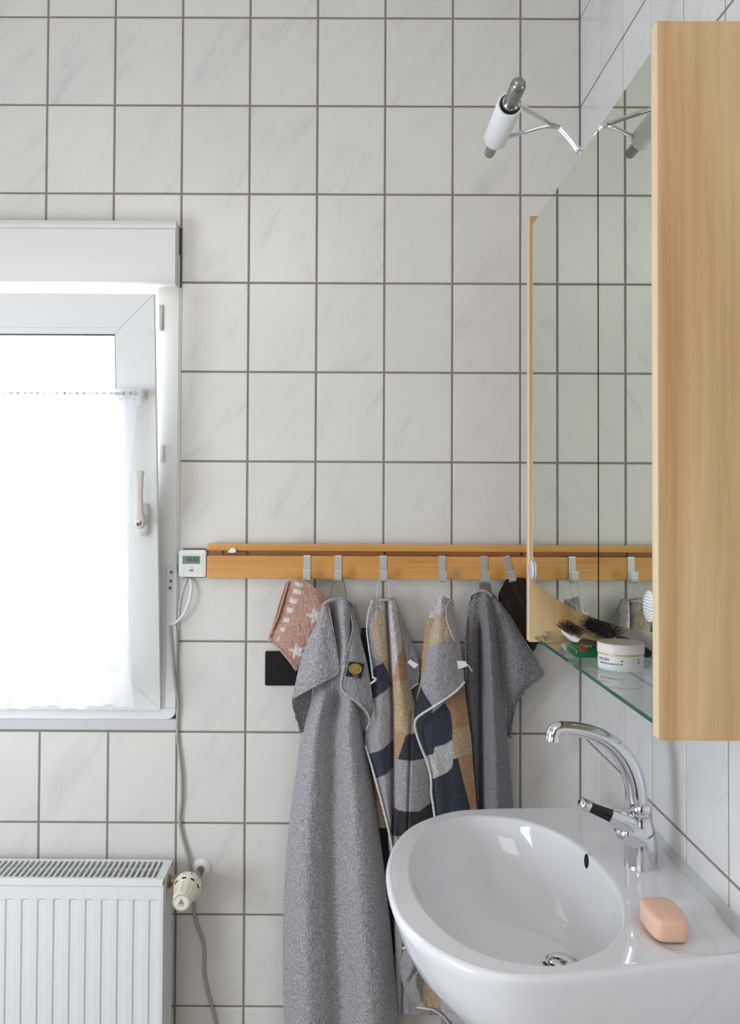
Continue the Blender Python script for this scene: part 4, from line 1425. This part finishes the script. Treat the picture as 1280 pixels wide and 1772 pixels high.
# glass shelf
SZ = 1.1605
m = MB().box(-.163, -.012, YB + .0003, YA - .0003, SZ - .006, SZ, bev=.0006)
sh = m.build('glass_shelf', [M_glass, M_gedge, M_gedge2], cab)
for p in sh.data.polygons:
    if p.center.x < -.1622:
        p.material_index = 1
    elif p.center.x > -.0128:
        p.material_index = 2
for yy in (YA, YB):
    for xx in (-.145, -.03):
        d_ = -1 if yy == YA else 1
        MB().lathe([(.0045, 0), (.0045, .004), (.003, .006), (.003, .012)], (xx, yy, SZ + .0045), (0, d_, 0), 14).build('shelf_pin', M_chrome, cab, smooth=40)

# things on the shelf
jc = Vector((-.1, -.612, SZ))
jar = thing('cream_jar', jc, 'white cream jar with thin gold line on the glass shelf', 'jar')
MB().lathe([(.033, 0), (.0342, .0015), (.0345, .004), (.0345, .0225), (.0335, .024)], jc, (0, 0, 1), 56).build('jar_body', M_jar2, jar, smooth=40)
MB().lathe([(.0346, .0242), (.0350, .0246), (.0350, .0258), (.0346, .0262)], jc, (0, 0, 1), 56).build('gold_band', M_gold, jar, smooth=40)
MB().lathe([(.0352, .0262), (.0355, .027), (.0355, .0395), (.0345, .0412), (.030, .0412), (.0295, .0408)], jc, (0, 0, 1), 56).build('lid', M_jar, jar, smooth=35)
vd = math.atan2(CAM[1] - jc.y, CAM[0] - jc.x)


def jtext(s, size, ang, z, m_):
    text_mesh('jar_print', s, size, m_, jar, lambda v: Vector((jc.x + (.0347 + v.z) * math.cos(vd + ang + v.x / .0345), jc.y + (.0347 + v.z) * math.sin(vd + ang + v.x / .0345), SZ + z + v.y)), bold=.00008)


jtext('FALZEN', .0062, -.82, .0172, M_inkv)
jtext('GESICHTSCREME DAY 50', .0036, -.50, .0112, M_inkv)
jtext('50', .0032, .06, .0165, M_print)
jtext('ml', .0036, .86, .0185, M_inkv)
jtext('10', .0036, .86, .0135, M_inkv)


def brush(name, label, head0, head1, neck1, tail, head_r, mt_head, mt_neck, blen, up, ringm=None):
    h0, h1, n1, tl = map(Vector, (head0, head1, neck1, tail))
    b = thing(name, h1, label, 'hairbrush')
    ax = (h1 - h0).normalized()
    m = MB()
    m.tube([h0 - ax * .002, h0, h0.lerp(h1, .25), h0.lerp(h1, .75), h1], [head_r * .5, head_r * .85, head_r, head_r, head_r * .7], 16)
    m.build('brush_head', mt_head, b, smooth=50)
    m = MB()
    m.tube([h1, h1.lerp(n1, .35), n1], [head_r * .7, .0058, .0068], 16)
    m.build('neck', mt_neck, b, smooth=50)
    m = MB()
    m.tube([n1, n1.lerp(tl, .08), n1.lerp(tl, .4), n1.lerp(tl, .75), n1.lerp(tl, .95), tl], [.0070, .0092, .0105, .0088, .0070, .003], 20)
    m.build('handle', M_rubber, b, smooth=50)
    if ringm:
        m = MB().tube([n1 - ax * .001, n1 + (tl - n1).normalized() * .002], .0098, 20)
        m.build('silver_ring', ringm, b, smooth=50)
    m = MB()
    side = ax.cross(Vector((0, 0, 1))).normalized()
    rnd = random.Random(3)
    nr = 26
    for i in range(nr):
        c = h0.lerp(h1, (i + .5) / nr)
        for a in up:
            a = math.radians(a + rnd.uniform(-4, 4) + (6 if i % 2 else 0))
            dr = (side * math.cos(a) + Vector((0, 0, 1)) * math.sin(a) + ax * rnd.uniform(-.06, .06))
            m.tube([c + dr * head_r * .8, c + dr * (head_r + blen * rnd.uniform(.92, 1))], [.00035, .0003], 3, caps=False)
            m.lathe([(.0003, -.0004), (.0007, 0), (.0003, .0004)], c + dr * (head_r + blen), dr, 4)
    o = m.build('bristles', M_bris, b)
    o['kind'] = 'stuff'
    return b


z0 = SZ + .0115
brush('hairbrush', 'white hairbrush with black rubber handle and black bristles', (-.110, -.30, z0 + .002), (-.115, -.400, z0 + .001), (-.114, -.437, z0), (-.088, -.56, z0 + .001), .0085, M_white, M_white, .013, range(35, 150, 16))
brush('hairbrush', 'all black round hairbrush with silver ring lying beside the wall', (-.062, -.30, z0 + .014), (-.056, -.43, z0 + .012), (-.054, -.455, z0 + .008), (-.026, -.53, SZ + .0075), .011, M_rubber, M_bris, .013, range(-30, 215, 17), M_chrome)

g = thing('green_case', (-.125, -.49, SZ), 'small translucent green plastic case with red mark, left of the jar', 'case')
rr_ = MB()
GP = [at(991, 1139, z=SZ), at(1030, 1146, z=SZ)]
gx0_, gx1_ = -.146, -.108
m = MB().box(gx0_, gx1_, -.522, -.455, SZ, SZ + .014, bev=.003, seg=3)
m.build('case_body', M_green, g, smooth=40)
MB().box(gx0_ + .004, gx1_ - .004, -.52, -.457, SZ + .0141, SZ + .0162, bev=.0008).build('case_lid', M_green, g)
MB().box(gx0_ + .006, gx0_ + .017, -.5222, -.505, SZ + .0105, SZ + .0168, bev=.0006).build('red_mark', M_red, g)
MB().tube([Vector((-.121 + .004 * math.cos(t), -.507 + .006 * math.sin(t), SZ + .017)) for t in np.linspace(0, 5, 14)], .0008, 6).build('wire_loop', M_chrome, g)

# ------------------------------------------------------------------ mirror lamp
LX, LZ, LC = -.2900, 2.0095, -.640
lamp = thing('mirror_lamp', (MX + .01, -.645, 1.957), 'chrome clamp lamp with frosted glass tube above the mirror', 'lamp')
ly0, ly1 = -.772, -.508
MB().lathe([(.0001, 0), (.004, .0006), (.0088, .003), (.0108, .0075), (.0112, .01), (.0112, .072), (.0095, .075)], (LX, ly0, LZ), (0, 1, 0), 28).build('end_cap', M_steel, lamp, smooth=45)
MB().lathe([(.0001, 0), (.004, .0006), (.0072, .003), (.0088, .0075), (.0088, .08)], (LX, ly1, LZ), (0, -1, 0), 28).build('end_cap', M_steel, lamp, smooth=45)
m = MB()
g0, g1 = -.703, -.572
m.lathe([(.0162, 0), (.0186, 0), (.0192, .002), (.0192, g1 - g0 - .005), (.0175, g1 - g0 - .001), (.0105, g1 - g0), (.0092, g1 - g0 - .001), (.0092, g1 - g0 - .003), (.0162, g1 - g0 - .006)], (LX, g0, LZ), (0, 1, 0), 36)
m.f = m.f[:-2] + [((8) * 36 + k, (8) * 36 + (k + 1) % 36, (k + 1) % 36, k) for k in range(36)]
m.m = [0] * len(m.f)
m.build('glass_tube', M_frost, lamp, smooth=45)
MB().lathe([(.0100, 0), (.0125, .002), (.0125, .006), (.010, .008)], (LX, g0 - .008, LZ), (0, 1, 0), 24).build('tube_collar', M_chrome, lamp, smooth=40)
zt = 1.958
cx_ = MX - .002
PF = at(960, 211, z=LZ - .004)
ends = [(LX + .006, -.709, LZ - .001), (LX + .016, -.585, LZ - .001)]
for s, e in zip((-1, 1), ends):
    pts = [(MX + .016, LC + s * .0035, zt + .003), (MX + .0, LC + s * .0035, zt + .006), (MX - .012, LC + s * .0035, zt + .022), (MX - .026, LC + s * .0035, zt + .038), (MX - .034, LC + s * .0038, zt + .045), (MX - .048, LC + s * .006, zt + .048), (MX - .062, LC + s * .018, LZ - .002), tuple(Vector((MX - .062, LC + s * .018, LZ - .002)).lerp(Vector(e), .5)), e]
    MB().tube([Vector(q) for q in spline(pts, 44)], .0038, 12).build('arm', M_chrome, lamp, smooth='all')
MB().tube([(LX + .010, -.70, LZ - .004), (LX + .015, -.59, LZ - .004)], .0007, 6).build('wire', M_steel, lamp)
MB().box(MX - .0008, MX + .026, -.655, -.625, 1.9568, 1.9605, bev=.001).build('clamp', M_chrome, lamp)

# ------------------------------------------------------------------ wash basin
RZ_ = .85
OUT = [(0, -.3405), (-.06, -.334), (-.12, -.3315), (-.2016, -.3335), (-.2669, -.3389), (-.3334, -.3555), (-.4022, -.4159), (-.4428, -.4952), (-.4644, -.5988), (-.4661, -.7025), (-.456, -.7834), (-.4301, -.8472), (-.398, -.8906), (-.3595, -.9202), (-.3195, -.9315), (-.2772, -.9290), (-.2183, -.9180), (-.1348, -.9000), (-.06, -.884), (0, -.872)]
INN = [(-.2642, -.3870), (-.3165, -.3920), (-.374, -.4407), (-.4088, -.52), (-.4253, -.6094), (-.4249, -.6923), (-.4109, -.7657), (-.3836, -.8343), (-.3456, -.8786), (-.3057, -.8965), (-.2650, -.8990), (-.2290, -.8815), (-.1900, -.8500), (-.1565, -.7963), (-.1340, -.7262), (-.1266, -.6582), (-.1342, -.5595), (-.1597, -.4725), (-.2062, -.4099)]
BC = Vector((-.27, -.645))
NA = 220


def polar(pts, dense, closed_spline):
    P = np.array(pts)
    if closed_spline:
        Q = np.vstack([P[-3:], P, P[:3]])
        D = spline(Q, len(Q) * 20)[40:-40]
    else:
        D = np.vstack([spline(P, len(P) * 20)])
        D = np.vstack([D, D[:1]])
        # straight back along the wall
        D = np.vstack([D[:-1], np.linspace(D[-2], D[0], 60)[1:]])
    an = np.unwrap(np.arctan2(D[:, 1] - BC.y, D[:, 0] - BC.x))
    rd_ = np.hypot(D[:, 1] - BC.y, D[:, 0] - BC.x)
    A = np.arctan2(D[:, 1] - BC.y, D[:, 0] - BC.x)
    o = np.argsort(A)
    A, R = A[o], rd_[o]
    A = np.concatenate([A - 2 * np.pi, A, A + 2 * np.pi])
    R = np.concatenate([R, R, R])
    t = np.linspace(-np.pi, np.pi, NA, endpoint=False)
    return t, np.interp(t, A, R)


TT, RO = polar(OUT, 1, False)
_, RI = polar(INN, 1, True)
CT, ST_ = np.cos(TT), np.sin(TT)
DR = Vector((-.20, -.640))


def ringpts(R, z, cx=BC.x, cy=BC.y):
    return [(min(cx + r * c, -.0005), cy + r * s, z if not hasattr(z, '__len__') else z[i]) for i, (r, c, s) in enumerate(zip(R, CT, ST_))]


rings = []
# underside going up to the rim
wall = .0


def shrink(f, z):
    """outer body contour, shrunk towards the wall axis"""
    pts = []
    for r, c, s in zip(RO, CT, ST_):
        x, y = BC.x + r * c, BC.y + r * s
        pts.append((min(x * f, -.0005), -.615 + (y + .615) * (f * .85 + .15), z))
    return pts


rings.append(shrink(.30, .640))
rings.append(shrink(.55, .655))
rings.append(shrink(.76, .695))
rings.append(shrink(.87, .735))
rings.append(shrink(.935, .770))
rings.append(shrink(.975, .806))
rings.append(shrink(.993, .832))
rings.append(shrink(1.0, .842))
rings.append(ringpts(RO - .0015, .8465))
rings.append(ringpts(RO - .004, .8492))
rings.append(ringpts(RO - .008, .8502))


def deck(x, y):
    z = .8500
    # soap recess
    u = abs((x + .068) / .064) ** 2.6 + abs((y + .800) / .070) ** 2.6
    z -= .0055 * (1 / (1 + math.exp(min(50, (u - 1) * 7))))
    # slightly raised ledge at the wall
    return z


for k in np.linspace(.04, .96, 22):
    R = (RO - .008) * (1 - k) + (RI + .006) * k
    rings.append([(min(BC.x + r * c, -.0005), BC.y + r * s, deck(min(BC.x + r * c, -.0005), BC.y + r * s)) for r, c, s in zip(R, CT, ST_)])
rings.append(ringpts(RI + .004, .8494))
rings.append(ringpts(RI + .001, .8478))
rings.append(ringpts(RI - .001, .8452))
DP = .128
for s in np.linspace(.03, 1, 26):
    w = s ** 1.25
    zz = .8452 - DP * (1 - (1 - s) ** 2.3)
    pts = []
    for r, c, sn in zip(RI - .001, CT, ST_):
        x0, y0 = BC.x + r * c, BC.y + r * sn
        x1, y1 = DR.x + .024 * c, DR.y + .024 * sn
        pts.append((x0 * (1 - w) + x1 * w, y0 * (1 - w) + y1 * w, zz))
    rings.append(pts)
V = [p for r in rings for p in r]
nR = len(rings)
m = MB().add(V, [(a * NA + i, a * NA + (i + 1) % NA, (a + 1) * NA + (i + 1) % NA, (a + 1) * NA + i) for a in range(nR - 1) for i in range(NA)] + [tuple(range(NA))[::-1]])
sink = thing('washbasin', (-.2, -.62, .64), 'white porcelain washbasin on the right wall with oval bowl', 'washbasin')
bowl = m.build('basin', M_porc, sink, smooth=70)
bm = bmesh.new()
bm.from_mesh(bowl.data)
bvh = BVHTree.FromBMesh(bm)
bm.free()
zd = .8452 - DP
MB().lathe([(.0285, .001), (.0285, .003), (.0235, .0038), (.022, -.001), (.0225, -.01)], (DR.x, DR.y, zd), (0, 0, 1), 40).build('drain_ring', M_chrome, sink, smooth=40)
MB().lathe([(.020, .001), (.0205, .006), (.018, .009), (.010, .0108), (.001, .0112)], (DR.x, DR.y, zd), (0, 0, 1), 40).build('drain_plug', M_chrome, sink, smooth=40)
MB().lathe([(.024, 0), (.024, .0005)], (DR.x, DR.y, zd - .006), (0, 0, 1), 24).build('drain_well', M_dark, sink)
hit = bvh.ray_cast(Vector(CAM), Vector(ray(1015, 1490)).normalized())
if hit[0] is not None:
    hp, hn = hit[0], hit[1]
    if hn.dot(Vector(CAM) - hp) < 0:
        hn = -hn
    ux_ = Vector((0, 0, 1)).cross(hn).normalized()
    uy_ = hn.cross(ux_)
    m = MB()
    for rr, off in ((1.0, .0004),):
        m.add([hp + ux_ * (.0085 * math.cos(t)) + uy_ * (.0118 * math.sin(t)) + hn * .0006 for t in np.linspace(0, 2 * math.pi, 29)[:-1]], [tuple(range(28))])
    m.build('overflow_hole', M_dark, sink, recalc=False)
    MB().tube([hp + ux_ * (.0091 * math.cos(t)) + uy_ * (.0124 * math.sin(t)) - hn * .0004 for t in np.linspace(0, 2 * math.pi, 33)[:-1]], .0014, 8, closed=True).build('overflow_rim', M_porc, sink, smooth='all')
# pedestal
ped = thing('pedestal', (-.15, -.62, 0), 'off white porcelain half pedestal below the washbasin', 'pedestal')
m = MB()
secp = [(0, .115, .100), (.05, .112, .098), (.3, .105, .09), (.5, .118, .10), (.62, .150, .12), (.672, .165, .13)]
V = []
for z, ax_, ay_ in secp:
    for k in range(40):
        a = math.pi / 2 + math.pi * k / 39
        V.append((-.12 * 1 + 0 * ax_ + ax_ * 1.25 * math.cos(a), -.62 + ay_ * math.sin(a), z))
m.add(V, [(r * 40 + k, r * 40 + k + 1, (r + 1) * 40 + k + 1, (r + 1) * 40 + k) for r in range(len(secp) - 1) for k in range(39)] + [tuple(range(40)), tuple((len(secp) - 1) * 40 + k for k in range(40))] + [(r * 40, (r + 1) * 40, (r + 1) * 40 + 39, r * 40 + 39) for r in range(len(secp) - 1)])
m.build('pedestal_shell', M_ped, ped, smooth=50)
# silicone joint
m = MB()
P = [(-.0105, .8490), (-.0075, .8515), (-.004, .8565), (-.0005, .8625), (-.0005, .845), (-.0105, .845)]
V = [(x, y, z) for y in (-.342, -.870) for x, z in P]
m.add(V, [tuple(range(6)), tuple(range(6, 12))] + [(i, (i + 1) % 6, (i + 1) % 6 + 6, i + 6) for i in range(6)])
tag(m.build('trim_2', M_sil), kind='structure')

# ------------------------------------------------------------------ tap
FX, FY = -.0655, -.600
tap = thing('mixer_tap', (FX, FY, RZ_), 'chrome single lever mixer tap with high curved spout on the basin', 'tap')
MB().lathe([(.0262, 0), (.0262, .002), (.0252, .006), (.0250, .02), (.0248, .038), (.0235, .05), (.0205, .062), (.0182, .070), (.0176, .078), (.0176, .0795)], (FX, FY, RZ_), (0, 0, 1), 44).build('tap_body', M_chrome, tap, smooth=45)
MB().lathe([(.0172, .0797), (.0178, .0805), (.0178, .0965), (.0170, .0975)], (FX, FY, RZ_), (0, 0, 1), 40).build('collar', M_chrome, tap, smooth=40)
sp_ = [(1102, 1400), (1102, 1385), (1099, 1360), (1091, 1332), (1077, 1307), (1057, 1286), (1031, 1271), (1003, 1263), (980, 1260.5), (967, 1261), (959, 1266), (956, 1275)]
rs_ = [.0165, .0166, .0165, .0160, .0150, .0138, .0124, .0114, .0112, .0114, .0118, .0112]
PP = [tuple(at(a, b, y=FY)) + (r,) for (a, b), r in zip(sp_, rs_)]
PP[0] = (FX, FY, RZ_ + .098, rs_[0])
D_ = spline(PP, 80)
MB().tube([Vector(d[:3]) for d in D_], [float(d[3]) for d in D_], 28).build('spout', M_chrome, tap, smooth='all')
e_ = Vector(D_[-1][:3])
MB().lathe([(.0114, 0), (.0118, .001), (.0118, .008), (.0100, .009)], e_ + Vector((.001, 0, .002)), (-.12, 0, -1), 28).build('aerator', M_chrome, tap, smooth=40)
# side cartridge and lever
h0 = Vector((FX - .008, FY - .004, RZ_ + .048))
hd_ = Vector((-.86, -.28, .42)).normalized()
MB().lathe([(.0225, -.004), (.0215, .006), (.0190, .016), (.0180, .024), (.0172, .029), (.012, .034), (.004, .0355)], h0, hd_, 36).build('cartridge', M_chrome, tap, smooth=45)
tipp = at(1004, 1389, y=FY - .03)
m = MB()
bs = h0 + hd_ * .026 + Vector((.004, 0, .012))
dv = (tipp - bs)
sd = Vector((0, 1, 0)).cross(dv).normalized()
wd = dv.normalized().cross(sd)
V = []
sc_ = [(-.16, .013, .011), (0, .0170, .0160), (.16, .0150, .0148), (.35, .0115, .0125), (.7, .0110, .0102), (.95, .0105, .0088), (1.0, .0075, .005)]
for t, w, h_ in sc_:
    for k in range(20):
        a = 2 * math.pi * k / 20
        V.append(bs + dv * t + wd * (w * math.copysign(abs(math.cos(a)) ** .7, math.cos(a))) + sd * (h_ * math.copysign(abs(math.sin(a)) ** .7, math.sin(a))))
m.add(V, [(r * 20 + k, r * 20 + (k + 1) % 20, (r + 1) * 20 + (k + 1) % 20, (r + 1) * 20 + k) for r in range(len(sc_) - 1) for k in range(20)] + [tuple(range(20)), tuple((len(sc_) - 1) * 20 + k for k in range(20))])
m.build('lever', M_chrome, tap, smooth=60)
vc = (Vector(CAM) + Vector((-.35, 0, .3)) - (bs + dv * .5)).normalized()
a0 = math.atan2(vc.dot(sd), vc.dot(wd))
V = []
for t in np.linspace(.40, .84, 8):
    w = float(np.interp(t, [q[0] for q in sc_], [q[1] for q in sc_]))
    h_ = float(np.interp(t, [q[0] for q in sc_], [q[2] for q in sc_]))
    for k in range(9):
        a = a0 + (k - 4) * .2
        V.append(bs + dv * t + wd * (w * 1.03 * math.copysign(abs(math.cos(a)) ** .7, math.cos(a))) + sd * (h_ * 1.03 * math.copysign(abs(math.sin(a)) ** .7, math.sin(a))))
MB().add(V, [(r * 9 + k, r * 9 + k + 1, (r + 1) * 9 + k + 1, (r + 1) * 9 + k) for r in range(7) for k in range(8)]).build('lever_reflection', mat('dark_reflection', (66, 58, 62), .06, .9), tap, smooth='all')  # dark colour stands in for a reflection on the lever's camera side
m = MB()
c = h0 + hd_ * .02
m.add([c + Vector((-.002, -.017, .012)), c + Vector((.006, -.018, .010)), c + Vector((.008, -.014, -.034)), c + Vector((-.0, -.006, .012)), c + Vector((.008, -.006, .01))], [(0, 1, 2), (3, 4, 2), (0, 3, 2), (1, 4, 2), (0, 1, 4, 3)])
m.build('lever_fin', M_chrome, tap)

# ------------------------------------------------------------------ soap
so = MB()
sc = Vector((-.1035, -.806, .8455 + .017))
sa, sb, sh_ = .0248, .0385, .017
nu_, nv_ = 48, 24
V = []
for j in range(nv_ + 1):
    ph = -math.pi / 2 + math.pi * j / nv_
    for i in range(nu_):
        th = 2 * math.pi * i / nu_
        e1, e2 = .30, .34
        c1 = math.copysign(abs(math.cos(ph)) ** e1, math.cos(ph))
        z = math.copysign(abs(math.sin(ph)) ** e1, math.sin(ph))
        x = c1 * math.copysign(abs(math.cos(th)) ** e2, math.cos(th))
        y = c1 * math.copysign(abs(math.sin(th)) ** e2, math.sin(th))
        fx = 1 - .16 * y * y
        top = 1 - .10 * x * x - .06 * y * y
        V.append((sc.x + sa * x * fx, sc.y + sb * y, sc.z + sh_ * z * top))
so.add(V, [(j * nu_ + i, j * nu_ + (i + 1) % nu_, (j + 1) * nu_ + (i + 1) % nu_, (j + 1) * nu_ + i) for j in range(nv_) for i in range(nu_)])
o = so.build('soap_bar', M_soap, None, smooth='all')
tag(o, 'worn peach coloured soap bar on the washbasin ledge', 'soap')
